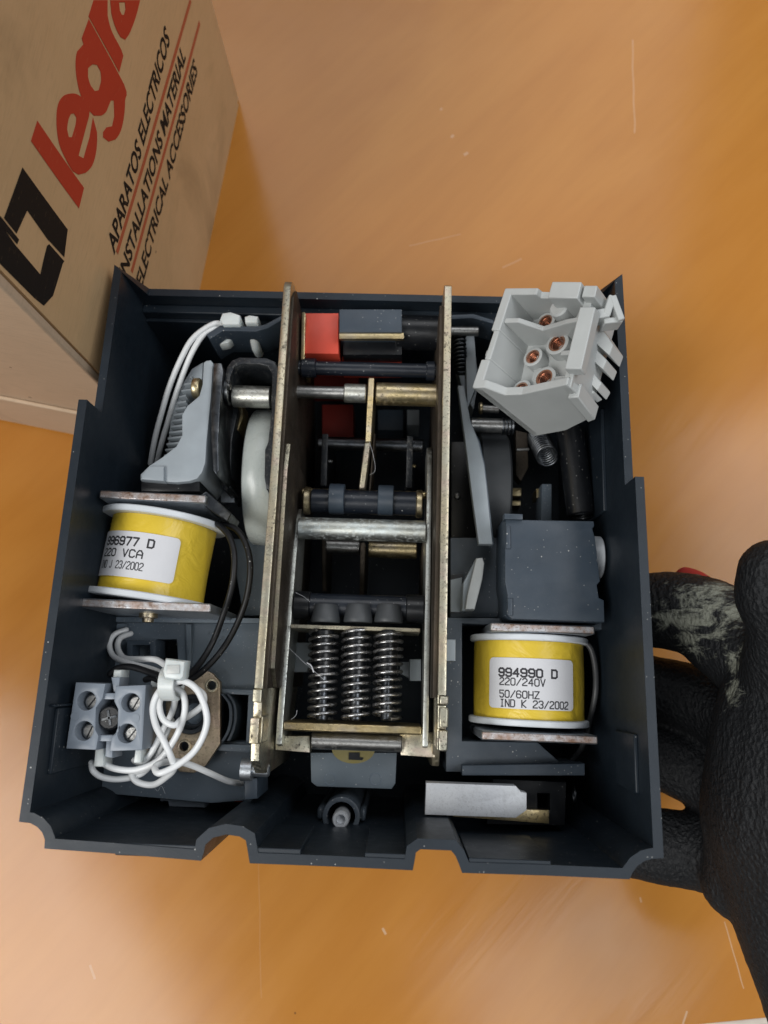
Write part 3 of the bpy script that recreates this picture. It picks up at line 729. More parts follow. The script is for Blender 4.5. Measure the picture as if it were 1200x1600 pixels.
# ---- solenoid coils
_O = [[(1, 0), (3, 0), (4, 1), (4, 5), (3, 6), (1, 6), (0, 5), (0, 1), (1, 0)]]
STROKES = {'0': _O, '2': [[(0, 5), (1, 6), (3, 6), (4, 5), (4, 4), (0, 1), (0, 0), (4, 0)]],
 '3': [[(0, 5), (1, 6), (3, 6), (4, 5), (4, 4), (3, 3), (2, 3)], [(3, 3), (4, 2), (4, 1), (3, 0), (1, 0), (0, 1)]],
 '4': [[(3, 0), (3, 6), (0, 2), (4, 2)]], '5': [[(4, 6), (0, 6), (0, 3.5), (3, 3.5), (4, 2.6), (4, 1), (3, 0), (1, 0), (0, 1)]],
 '6': [[(4, 5), (3, 6), (1, 6), (0, 5), (0, 1), (1, 0), (3, 0), (4, 1), (4, 2.3), (3, 3.3), (0, 3.3)]], '7': [[(0, 6), (4, 6), (1.5, 0)]],
 '9': [[(0, 1), (1, 0), (3, 0), (4, 1), (4, 5), (3, 6), (1, 6), (0, 5), (0, 3.7), (1, 2.8), (4, 2.8)]],
 'D': [[(0, 0), (0, 6), (3, 6), (4, 5), (4, 1), (3, 0), (0, 0)]], 'V': [[(0, 6), (2, 0), (4, 6)]], 'C': [[(4, 5), (3, 6), (1, 6), (0, 5), (0, 1), (1, 0), (3, 0), (4, 1)]],
 'A': [[(0, 0), (0, 4), (1.2, 6), (2.8, 6), (4, 4), (4, 0)], [(0, 2.6), (4, 2.6)]], 'I': [[(1, 0), (3, 0)], [(2, 0), (2, 6)], [(1, 6), (3, 6)]],
 'N': [[(0, 0), (0, 6), (4, 0), (4, 6)]], 'J': [[(0, 1), (1, 0), (2, 0), (3, 1), (3, 6)]], 'K': [[(0, 0), (0, 6)], [(4, 6), (0, 2.8), (4, 0)]],
 'H': [[(0, 0), (0, 6)], [(4, 0), (4, 6)], [(0, 3), (4, 3)]], 'Z': [[(0, 6), (4, 6), (0, 0), (4, 0)]], '/': [[(0, 0), (4, 6)]], ' ': []}
def plot_text(s, size, width, adv):
    """printer lettering built from pen strokes: height, stroke width and advance in mm"""
    mb = MB(); k = size / 6; kx = adv / 5.6; n = 0
    for i, ch in enumerate(s):
        for st in STROKES[ch]:
            for a, b in zip(st, st[1:]):
                a = Vector((a[0] * kx + i * adv, a[1] * k, 0)); b = Vector((b[0] * kx + i * adv, b[1] * k, 0)); n += 1
                u = (b - a).normalized() * width * .5; m = Vector((-u.y, u.x, 0)); z = Vector((0, 0, .004 * (n % 7)))
                parts = max(1, int((b - a).length / .7)); a = a - u * .8; b = b + u * .8
                for j in range(parts):
                    p, q = a + (b - a) * (j / parts), a + (b - a) * ((j + 1) / parts)
                    mb.add([p - m + z, q - m + z, q + m + z, p + m + z], [(0, 1, 2, 3)])
    me = bpy.data.meshes.new('lettering'); me.from_pydata([(x * MM, y * MM, z * MM) for x, y, z in mb.v], [], mb.f); me.update()
    return me
def build_coil(name, c, yaw, r, rf, half, label_u, label_h, lines, rot_label, lab):
    R3 = Matrix.Rotation(yaw, 4, 'Z'); X = Matrix.Translation(Vector(c) * MM) @ R3
    mb = MB(); n, m = 72, 14; vs = []
    for j in range(m + 1):
        y = -half + 2 * half * j / m
        for k in range(n):
            a = 2 * math.pi * k / n
            rr = r + .28 * noise.noise(Vector((math.cos(a) * 2.2, math.sin(a) * 2.2, y * .07 + c[0]))) + (.22 * math.cos(3 * a + 1)) + (.22 * noise.noise(Vector((a * 5, c[0], y * .9))) if abs(y) > half - 1.8 else 0)
            if abs(label_u[0]) and label_u[0] - .08 < a - math.pi / 2 < label_u[1] + .08: rr = r + .05
            vs.append((rr * math.cos(a), y, rr * math.sin(a)))
    fs = [(j * n + k, (j + 1) * n + k, (j + 1) * n + (k + 1) % n, j * n + (k + 1) % n) for j in range(m) for k in range(n)]
    fs += [tuple(range(n)), tuple(reversed([m * n + k for k in range(n)]))]
    mb.add(vs, fs); o = mb.build(name, 'tape', DEV, 60); o.data.transform(X)
    o['label'] = lab
    for s in (-1, 1):
        f = MB().lathe([(0, rf - .3), (.3, rf), (1.5, rf), (1.8, rf - .3)], (0, s * (half + .95) - .9, 0), (0, 1, 0), 64).build('bobbin_flange', 'flange', o, 40); f.data.transform(X)
    # paper label wrapped on the winding, angle measured from the top
    a0, a1 = label_u; y0, y1 = label_h; cr = 1.3; rl = r + .42
    ring = []
    for (cx, cy, q0) in ((a1 * rl - cr, y1 - cr, 0), (a0 * rl + cr, y1 - cr, 90), (a0 * rl + cr, y0 + cr, 180), (a1 * rl - cr, y0 + cr, 270)):
        for k in range(5): t = math.radians(q0 + 22.5 * k); ring.append((cx + cr * math.cos(t), cy + cr * math.sin(t)))
    # angle grows to the left (counter-clockwise), so x on the paper is -arc length
    def wrap(x, y, rr): a = math.pi / 2 - x / rl; return (rr * math.cos(a) * MM, y * MM, rr * math.sin(a) * MM)
    bm = bmesh.new(); K = 24
    xs0, xs1 = -a1 * rl, -a0 * rl
    def halfh(x):
        e = min(x - xs0, xs1 - x); return 0 if e >= cr else cr - math.sqrt(max(cr * cr - (cr - e) ** 2, 0))
    cols = []
    xx = sorted(set([xs0 + (xs1 - xs0) * k / K for k in range(K + 1)] + [xs0 + cr * t for t in (.05, .15, .35, .65)] + [xs1 - cr * t for t in (.05, .15, .35, .65)]))
    for x in xx:
        h = halfh(x); cols.append([bm.verts.new(wrap(x, y, rr)) for y, rr in ((y0 + h, rl), (y1 - h, rl), (y1 - h, rl - .5), (y0 + h, rl - .5))])
    for p, q in zip(cols, cols[1:]):
        for i in range(4): bm.faces.new((p[i], q[i], q[(i + 1) % 4], p[(i + 1) % 4]))
    bm.faces.new(cols[0][::-1]); bm.faces.new(cols[-1])
    bmesh.ops.recalc_face_normals(bm, faces=bm.faces)
    me = bpy.data.meshes.new('paper_label'); bm.to_mesh(me); bm.free(); me.transform(X); link('paper_label', me, 'label', o, 50)
    for (s, x, y, size, bold, adv) in lines:
        me = plot_text(s, size, bold, adv)
        bm = bmesh.new(); bm.from_mesh(me); bmesh.ops.triangulate(bm, faces=bm.faces)
        for v in bm.verts:
            X0, Y0 = v.co.x / MM + x, v.co.y / MM + y
            v.co = wrap(X0, Y0, rl + .03 + v.co.z / MM)
        bm.to_mesh(me); bm.free(); me.transform(X)
        link('lettering', me, 'ink', o, 0)
    return o, X
def build_coils():
    a, b = (L(155, 797, 70) + L(345, 829, 70)) / 2, (L(131, 932, 70) + L(331, 945, 70)) / 2
    c = (a + b) / 2; c.z = 69.0; c.x += .9
    build_coil('solenoid_coil', c, math.radians(-6), 14.7, 17.9, 10.6, (-0.66, 1.34), (-7.2, 5.4),
               [('996977 D', -13.6, 1.5, 2.15, .50, 2.15), ('220 VCA', -13.9, -1.7, 2.0, .40, 2.15), ('IND J 23/2002', -14.2, -5.0, 2.0, .27, 1.22)], 0,
               'yellow taped coil with a paper label beside the twin black wires')
    p, q = L(154, 777, 82), L(326, 777, 82)
    M_ = MB(); y0, y1 = L(240, 784, 84).y, L(240, 769, 84).y
    rz = math.radians(-3)
    def yokes(x0, x1, yc, th, z0, z1, cut):
        o = MB().box(x0, x1, -th / 2, th / 2, z0, z1 - .05).build('yoke_plate', 'galv', DEV, 30, .5)
        o2 = MB().box(x0 + .2, x1 - .2, -th / 2 + .15, th / 2 - .15, z1 - .6, z1 + .06).build('cut_edge', 'rust', o, 30, .3)
        xm = (x0 + x1) / 2
        for q in (o, o2):
            q.data.transform(Matrix.Translation((-xm * MM, 0, 0))); q.data.transform(Matrix.Rotation(cut, 4, 'Z')); q.data.transform(Matrix.Translation((xm * MM, yc * MM, 0)))
        return o
    yokes(L(154, 777, 85).x, L(322, 777, 85).x, L(240, 776, 85).y, 2.4, 50, 85, math.radians(-1.2))
    yokes(L(126, 944, 84).x, L(330, 944, 84).x, L(228, 946, 84).y, 2.5, 50, 84, math.radians(-.6))
    # bent lug at the back plate's end
    a = L(322, 774, 84)
    MB().hexa([(a.x - 3, a.y - 1.2, 70), (a.x + 5, a.y - 6.0, 66), (a.x + 6, a.y - 3.6, 66), (a.x, a.y + 1.2, 70), (a.x - 3, a.y - 1.2, 84.2), (a.x + 5, a.y - 6.0, 78), (a.x + 6, a.y - 3.6, 78), (a.x, a.y + 1.2, 84.2)]).build('yoke_lug', 'darksteel', DEV, 30, .3)
    pslab('coil_pad', 'black', [(220, 752), (312, 752), (312, 768), (220, 768)], 78, 20, DEV, .4)
    s = L(232, 962, 72)
    MB().lathe([(0, 4.6), (.7, 4.6), (.7, 2.6), (2.2, 2.6), (2.4, 1.6), (3.4, 1.5), (3.5, .6)], (s.x, s.y + 1.6, 72), (0, -1, 0), 20).build('coil_screw', 'gold', DEV, 35)
    # the second coil, lower, by the front of the housing
    a, b = (L(738, 1000, 57) + L(910, 1000, 57)) / 2, (L(742, 1134, 57) + L(912, 1134, 57)) / 2
    c = (a + b) / 2; c.z = 57; c.y += .6
    build_coil('solenoid_coil', c, math.radians(-.6), 15.9, 17.2, 10.6, (-0.68, 0.88), (-7.9, 5.8),
               [('994990 D', -11.0, .75, 2.1, .52, 2.12), ('220/240V', -10.7, -1.6, 1.85, .32, 1.63), ('50/60HZ', -10.7, -4.95, 1.85, .32, 1.63), ('IND K 23/2002', -10.5, -7.4, 1.85, .32, 1.53)], 0,
               'yellow taped coil with a paper label beside the square dark cover')
    yokes(L(766, 982, 74).x, L(930, 982, 74).x, L(845, 982, 74).y, 2.4, 40, 74, 0)
    yokes(L(752, 1151, 74).x, L(935, 1153, 74).x, L(845, 1153, 74).y, 2.3, 40, 74, math.radians(-.3))
    wire('coil_lead', 'greywire', [(905, 1000, 60), (922, 1012, 60), (930, 1045, 60), (930, 1085, 60), (920, 1130, 56), (908, 1170, 48), (888, 1195, 44)], .85, DEV)
build_coils()

# ---- left side: latch lever, bracket, nylon wheel
def build_left_rear():
    P = [(318, 566), (322, 563), (329, 562), (333, 567), (330, 620), (327, 650), (323, 690), (321, 722), (316, 738), (308, 748), (296, 752), (275, 754), (219, 750), (219, 741), (233, 727), (253, 714), (275, 697), (284, 680), (284, 648), (292, 634), (311, 618), (316, 600)]
    o = pslab('latch_lever', 'lever', P, 80, 26, DEV, .5)
    # step of the foot, lower at its left
    pslab('lever_foot', 'lever', [(221, 742), (233, 728), (256, 728), (256, 752), (221, 749)], 81.2, 6, o, .4)
    pslab('lever_back', 'lever', [(300, 576), (317, 566), (315, 602), (310, 618), (291, 634), (283, 648), (283, 682), (272, 697), (262, 700), (266, 660), (274, 630), (286, 598)], 60, 12, o, .3)
    for k in range(14):
        t = k / 13.0; y = 586 + 120 * t ** .95
        xl = 294 - 44 * t ** .60; xr = min(316 - 30 * t, 300 if k < 3 else 290)
        a, b = L(xl, y, 71), L(xr, y + 2, 74)
        h = 1.0 if k < 4 else 1.15
        MB().hexa([(a.x, a.y - h * .5, 58), (b.x, b.y - h * .5, 58), (b.x, b.y + h * .5, 58), (a.x, a.y + h * .5, 58), (a.x, a.y - h * .2, 69 - 2 * t), (b.x, b.y - h * .2, 74), (b.x, b.y + h * .35, 74), (a.x, a.y + h * .35, 69 - 2 * t)]).build('lever_rib', 'lever', o, 30, .15)
    p = L(306, 603, 76); MB().lathe([(0, 2.9), (.4, 3.1), (1.8, 3.1), (2.2, 2.8)], (p.x - 1.2, p.y, 74), (1, 0, 0), 24).build('lever_bushing', 'gold', o, 40)
    # dark steel arm with a bright edge, washer and pin
    pslab('steel_arm', 'darksteel', [(334, 567), (346, 567), (349, 580), (344, 630), (341, 690), (342, 735), (338, 742), (333, 735), (330, 690), (329, 640)], 82, 28, DEV, .4)
    pslab('steel_arm', 'blackmetal', [(343, 640), (366, 620), (372, 640), (362, 690), (360, 762), (350, 766), (342, 745)], 66, 24, DEV, .4)
    p = L(347, 607, 78); MB().lathe([(0, 4.3), (.9, 4.3), (.9, 3.4), (.6, 3.4), (.6, 0.6)], (p.x + 1.0, p.y, 76), (1, 0, 0), 32).build('washer', 'darksteel', DEV, 35)
    rod('pin', 'steel', (L(350, 604, 77).x, L(350, 604, 77).y, 78), (L(362, 603, 77).x, L(362, 603, 77).y, 78), 1.55, DEV)
    y = L(395, 620, 72).y
    rod('shaft_sleeve', 'tube', (L(364, 620, 72).x, y, 72), (L(424, 620, 72).x, y, 72), 3.3, DEV)
    pslab('retaining_bracket', 'blackmetal', [(351, 592), (354, 574), (362, 563), (374, 558), (416, 559), (430, 565), (436, 578), (435, 620), (431, 690), (427, 745), (423, 766), (416, 764), (413, 745), (414, 702), (419, 690), (424, 640), (425, 584), (418, 572), (406, 569), (378, 568), (366, 573), (360, 588), (358, 600)], 80, 16, DEV, .35)
    # nylon wheel, seen on its rim
    c = L(399, 745, 52)
    MB().lathe([(0, 20.8), (.5, 21.4), (4.3, 21.7), (7.9, 21.4), (8.4, 20.8)], (L(378, 745, 70).x + .3, c.y - .3, 52), (1, 0, 0), 80).build('nylon_wheel', 'nylon', DEV, 50)
    pslab('brass_spring_leaf', 'gold', [(366, 640), (378, 628), (380, 650), (372, 672), (364, 668)], 62, 10, DEV, .2)
    pslab('brass_spring_leaf', 'sticker', [(360, 672), (368, 670), (366, 765), (359, 765)], 55, 10, DEV, .2)
    pslab('steel_tag', 'galv', [(345, 766), (366, 762), (366, 785), (345, 785)], 55, 6, DEV, .2)
    # moulded arm with white clips near the rear wall
    P = [(322, 522), (344, 508), (400, 510), (415, 506), (449, 488), (449, 495), (418, 513), (400, 518), (348, 517), (328, 530)]
    pslab('clip_arm', 'slate', P, 68, 16, DEV, .3)
    pslab('cable_clip', 'tie', [(347, 489), (360, 487), (375, 492), (374, 507), (348, 507), (343, 500)], 70, 10, DEV, .5)
    pslab('cable_clip', 'tie', [(331, 520), (365, 519), (364, 528), (355, 536), (343, 538), (334, 531)], 62, 5, DEV, .6)
    pslab('cable_clip', 'tie', [(382, 495), (390, 492), (403, 494), (402, 504), (383, 504)], 69, 8, DEV, .4)
    wire('cable_clip', 'tie', [(395, 524, 62), (398, 533, 60), (401, 545, 56), (405, 552, 50)], 1.5, DEV)
build_left_rear()

# ---- left front tray with the bearing plate
def build_left_front():
    z = 55
    out = [(180, 968), (412, 975), (402, 1080), (395, 1180), (392, 1250), (330, 1255), (145, 1238), (150, 1150), (165, 1060)]
    lp = [LL(out, z)]
    for h in ([(243, 999), (276, 999), (278, 1032), (243, 1030)], [(340, 1084), (388, 1086), (384, 1160), (340, 1158)]): lp.append(LL(h, z))
    slab('mechanism_tray', 'tray', lp, z - 9, z, DEV, .3)
    pslab('tray_ledge', 'tray', [(168, 963), (412, 966), (412, 974), (168, 972)], 58, 12, DEV, .3)
    pslab('tray_ledge', 'tray', [(290, 975), (299, 975), (299, 1040), (292, 1040)], 56.5, 3, DEV, .3)
    pslab('tray_wall', 'tray', [(182, 974), (196, 974), (196, 1000), (178, 1000)], 57, 10, DEV, .3)
    pslab('tray_ledge', 'tray', [(330, 1076), (398, 1078), (398, 1086), (330, 1084)], 58, 10, DEV, .3)
    pslab('tray_ledge', 'tray', [(322, 1162), (396, 1164), (394, 1176), (320, 1172)], 58, 10, DEV, .3)
    fr = [(198, 1000), (243, 1000), (243, 1026), (234, 1026), (234, 1008), (207, 1008), (207, 1026), (198, 1026)]
    pslab('tray_frame', 'slate', fr, 62, 10, DEV, .25)
    for i in range(2): 
        pts = smoothpath([L(344 + i * 8, 1084, 60), L(356 + i * 6, 1100, 60), L(358 + i * 6, 1122, 60), L(354 + i * 6, 1142, 60), L(345 + i * 8, 1158, 60)], 5)
        q = [Vector((p.x + .9, p.y, 0)) for p in pts]
        slab('spring_fin', 'slate', [[p.xy for p in pts] + [p.xy for p in reversed(q)]], 46, 60 - i, DEV, .15)
    P = [(318, 1046), (332, 1052), (344, 1066), (344, 1162), (322, 1196), (303, 1208), (280, 1206), (262, 1180), (258, 1100), (272, 1070), (300, 1048)]
    for px, py, q in ((346, 1003, 6), (330, 990, 4), (352, 985, 3.5)):
        c = L(px, py, 55.1); a0 = px * .7; k = 3 if q > 5 else 5
        slab('moulded_mark', 'tray', [circ(c.xy, q * .3, k, a0), circ(c.xy, q * .3 - .35, k, a0)], 54.9, 55.25, DEV, 0)
    b = pslab('bearing_plate', 'bearing', P, 60, 2.2, DEV, .3, [(331, 1071, 1.35), (288, 1166, 1.35), (298, 1116, 5.6)])
    for px, py in ((331, 1071), (288, 1166)):
        c = L(px, py, 60); slab('eyelet', 'zincgold', [circ(c.xy, 1.9, 24), circ(c.xy, 1.3, 24)], 59.5, 60.6, b, .15)
    c = L(298, 1116, 60)
    MB().lathe([(0, 5.5), (0, 4.4), (-2, 4.1), (-2, 3.2), (-6, 3.0), (-6, 4), (-5, 5.5)], (c.x, c.y, 60.2), (0, 0, 1), 40, True).build('bearing_ring', 'darksteel', b, 40)
    MB().lathe([(0, 3.0), (3, 3.0), (3.6, 2.4)], (c.x, c.y, 50), (0, 0, 1), 28).build('bearing_pin', 'strip', b, 40)
    # clamp screw at the end of the side plate
    s = L(396, 1203, 72)
    MB().lathe([(0, 1.2), (.3, 3.0), (3.2, 3.0), (3.4, 1.7), (7.5, 1.7), (7.8, 1.4)], (L(376, 1203, 72).x, s.y, 72), (1, 0, 0), 20).build('clamp_screw', 'galv', DEV, 35)
    pslab('screw_block', 'slate', [(382, 1216), (402, 1216), (402, 1248), (382, 1250)], 70, 18, DEV, .3)
    pslab('cast_tab', 'strip', [(250, 1242), (320, 1246), (320, 1262), (264, 1260), (262, 1252), (250, 1252)], 48, 6, DEV, .3)
    pslab('pink_terminal_end', 'red', [(366, 1240), (374, 1234), (380, 1242), (378, 1254), (366, 1254)], 50, 4, DEV, .4)
    pslab('tray_wall', 'tray', [(360, 842), (420, 842), (414, 962), (380, 962)], 48, 10, DEV, .3)
build_left_front()

# ---- right rear: rods, lever, wheel, springs
def build_right_rear():
    rod('cross_pin', 'steel', (25.2, L(720, 518, 68).y, 68), (L(748, 518, 68).x, L(748, 518, 68).y, 68), 1.45, DEV)
    pts = []
    a, b = L(717, 526, 66), L(720, 582, 58)
    for i in range(9 * 16 + 1):
        t = i / (9 * 16); q = a + (b - a) * t; an = 2 * math.pi * 9 * t
        pts.append(q + Vector((1.8 * math.cos(an), 0, 1.8 * math.sin(an))))
    MB().tube(pts, .55, 8).build('tension_spring', 'darksteel', DEV, 60)
    pslab('grey_tongue', 'lever', [(727, 524), (741, 524), (744, 560), (746, 600), (730, 640), (728, 560)], 62, 5, DEV, .3)
    pslab('grey_lever', 'lever', [(715, 602), (725, 602), (735, 655), (748, 690), (757, 726), (770, 850), (748, 850), (737, 770), (727, 690)], 66, 3.5, DEV, .4)
    pslab('lever_web', 'tray', [(737, 664), (750, 690), (758, 726), (772, 850), (768, 850), (756, 738), (740, 722)], 63, 9, DEV, .3)
    rod('side_shaft', 'steel', (L(735, 664, 56).x, L(735, 664, 56).y, 56), (L(800, 666, 56).x, L(800, 666, 56).y, 56), 2.3, DEV)
    for i in range(4):
        p = L(784 + i * 5, 666, 56); MB().lathe([(0, 2.6), (.5, 2.8), (.8, 2.6)], (p.x, p.y, 56), (1, 0, 0), 20).build('shaft_ring', 'darksteel', DEV, 40)
    rod('side_shaft', 'steel', (L(748, 638, 52).x, L(748, 638, 52).y, 52), (L(780, 640, 52).x, L(780, 640, 52).y, 52), 1.3, DEV)
    rod('pin_head', 'gold', (L(748, 638, 52).x, L(748, 638, 52).y, 52), (L(754, 638, 52).x, L(754, 638, 52).y, 52), 2.0, DEV)
    c = L(775, 770, 40)
    MB().lathe([(0, 20), (.7, 20.8), (9, 20.8), (9.7, 20)], (L(752, 770, 55).x, c.y, 36), (1, 0, 0), 64).build('charcoal_wheel', 'darkwheel', DEV, 45)
    pslab('brass_bracket', 'zincdirty_shade', [(806, 672), (824, 676), (826, 730), (814, 752), (806, 742)], 44, 6, DEV, .4)  # shadow over this bracket is put into its dark colour
    pslab('brass_bracket', 'gold', [(800, 762), (815, 762), (815, 775), (800, 775)], 44, 8, DEV, .5)
    pslab('brass_bracket', 'gold', [(796, 782), (814, 782), (814, 790), (796, 790)], 44, 8, DEV, .3)
    pslab('brass_bracket', 'gold', [(838, 764), (848, 762), (848, 776), (838, 778)], 40, 8, DEV, .3)
    rod('bracket_pin', 'steel', L(806, 703, 48), L(827, 702, 48), .5, DEV)
    pslab('slate_strut', 'tray', [(847, 756), (862, 756), (862, 815), (845, 815)], 46, 10, DEV, .3)
    a, b = L(840, 682, 50), L(855, 714, 61); ax = (b - a); ln = ax.length; ax.normalize(); u = Vector((1, 0, 0)); v = ax.cross(u).normalized(); pts = []
    for i in range(11 * 20 + 1):
        t = i / (11 * 20); an = 2 * math.pi * 11 * t
        pts.append(a + ax * ln * t + (u * math.cos(an) + v * math.sin(an)) * 3.1)
    MB().tube(pts, .40, 8).build('tension_spring', 'darksteel', DEV, 60)
    a, b = L(890, 668, 58), L(908, 806, 58)
    rod('plunger', 'black', a, b, 4.2, DEV, 32, .5)
    MB().lathe([(0, 3.6), (.3, 3.6), (.3, 3.1), (0, 3.1)], b, (0, -1, 0), 28, True).build('plunger_ring', 'darksteel', DEV, 40)
    pslab('dark_web', 'black', [(705, 690), (735, 690), (748, 840), (705, 840)], 40, 12, DEV, .3)
    p = L(716, 771, 44); MB().lathe([(0, 1.2), (1.0, 1.1), (1.4, .6)], (p.x, p.y, 40), (0, 0, 1), 16).build('rivet', 'steel', DEV, 40)
    pslab('clip_arm', 'slate', [(700, 492), (740, 490), (772, 500), (772, 506), (738, 497), (700, 499)], 68, 12, DEV, .3)
    pslab('grey_clip', 'lever', [(712, 560), (742, 550), (748, 590), (740, 640), (722, 610)], 48, 8, DEV, .3)
build_right_rear()

def build_right_front():
    # square cover over the auxiliary switch
    P = [(790, 806), (812, 803), (816, 812), (928, 814), (929, 822), (926, 826), (930, 840), (938, 908), (933, 914), (936, 934), (944, 938), (945, 972), (800, 967), (792, 960), (793, 930), (789, 910), (789, 860)]
    o = pslab('switch_cover', 'slate', P, 76, 22, DEV, .4)
    pslab('cover_tab', 'slate', [(788, 802), (817, 803), (817, 812), (788, 811)], 77.4, 4, o, .3)
    pslab('cover_tab', 'slate', [(791, 822), (797, 822), (798, 857), (791, 857)], 76.6, 3, o, .2)
    pslab('cover_tab', 'slate', [(793, 935), (801, 935), (801, 962), (794, 962)], 76.6, 3, o, .2)
    c = L(925, 873, 62)
    MB().lathe([(0, 5.8), (.5, 6.3), (3.4, 6.3), (3.8, 5.8)], (L(921, 873, 66).x, c.y, 64), (1, 0, 0), 40).build('white_disc', 'flange', DEV, 45)
    pslab('switch_base', 'frame', [(704, 840), (800, 840), (800, 965), (704, 965)], 56, 20, DEV, .3)
    pslab('base_recess', 'black', [(704, 898), (724, 896), (722, 958), (704, 958)], 56.6, 2, DEV, .2)
    pslab('grey_insert', 'lever', [(704, 906), (722, 902), (720, 956), (704, 956)], 57.4, 1.2, DEV, .2)
    # paddle: a grey blade that leans over the base
    P = [(727, 952), (730, 930), (744, 872), (754, 871), (757, 880), (754, 905), (742, 952)]
    pslab('paddle', 'block', P, 66, 9, DEV, .5)
    pslab('paddle_side', 'lever', [(722, 954), (724, 910), (742, 876), (744, 880), (730, 930), (727, 954)], 64, 8, DEV, .3)
    # moulded frame round the coil
    lp = [LL([(697, 965), (800, 966), (944, 972), (944, 984), (722, 974), (722, 1158), (840, 1160), (876, 1192), (905, 1194), (905, 1210), (697, 1206)], 60)]
    slab('coil_frame', 'frame', lp, 42, 60, DEV, .3)
    pslab('frame_floor', 'housing', [(720, 975), (930, 975), (930, 1165), (720, 1165)], 36, 6, DEV, .3)
    pslab('frame_ledge', 'slate', [(722, 1196), (914, 1193), (914, 1212), (722, 1212)], 64, 7, DEV, .35)
    pslab('grey_stop', 'lever', [(697, 999), (712, 999), (712, 1033), (697, 1033)], 80, 12, DEV, .4)
    # bottom latch: black holder, grey plate, brass strip
    lp = [LL([(770, 1217), (885, 1222), (883, 1290), (760, 1288)], 60), LL([(840, 1240), (859, 1240), (859, 1266), (840, 1266)], 60)]
    slab('latch_holder', 'black', lp, 40, 60, DEV, .3)
    pslab('brass_strip', 'gold', [(708, 1262), (858, 1266), (858, 1287), (708, 1276)], 63, 2, DEV, .15)
    pslab('grey_plate', 'tin', [(666, 1223), (806, 1228), (814, 1237), (823, 1239), (823, 1266), (806, 1278), (664, 1273)], 70, 4.5, DEV, .2)
    p = L(896, 1243, 50); MB().lathe([(0, 2.6), (.5, 2.6), (.5, 2.2), (0, 2.2)], (p.x, p.y, 50), (1, 0, 0.1), 24, True).build('end_ring', 'darksteel', DEV, 40)
    for (a, b, c, d, zz) in ((200, 470, 420, 560, 20), (705, 475, 960, 560, 20)):
        pass
build_right_front()

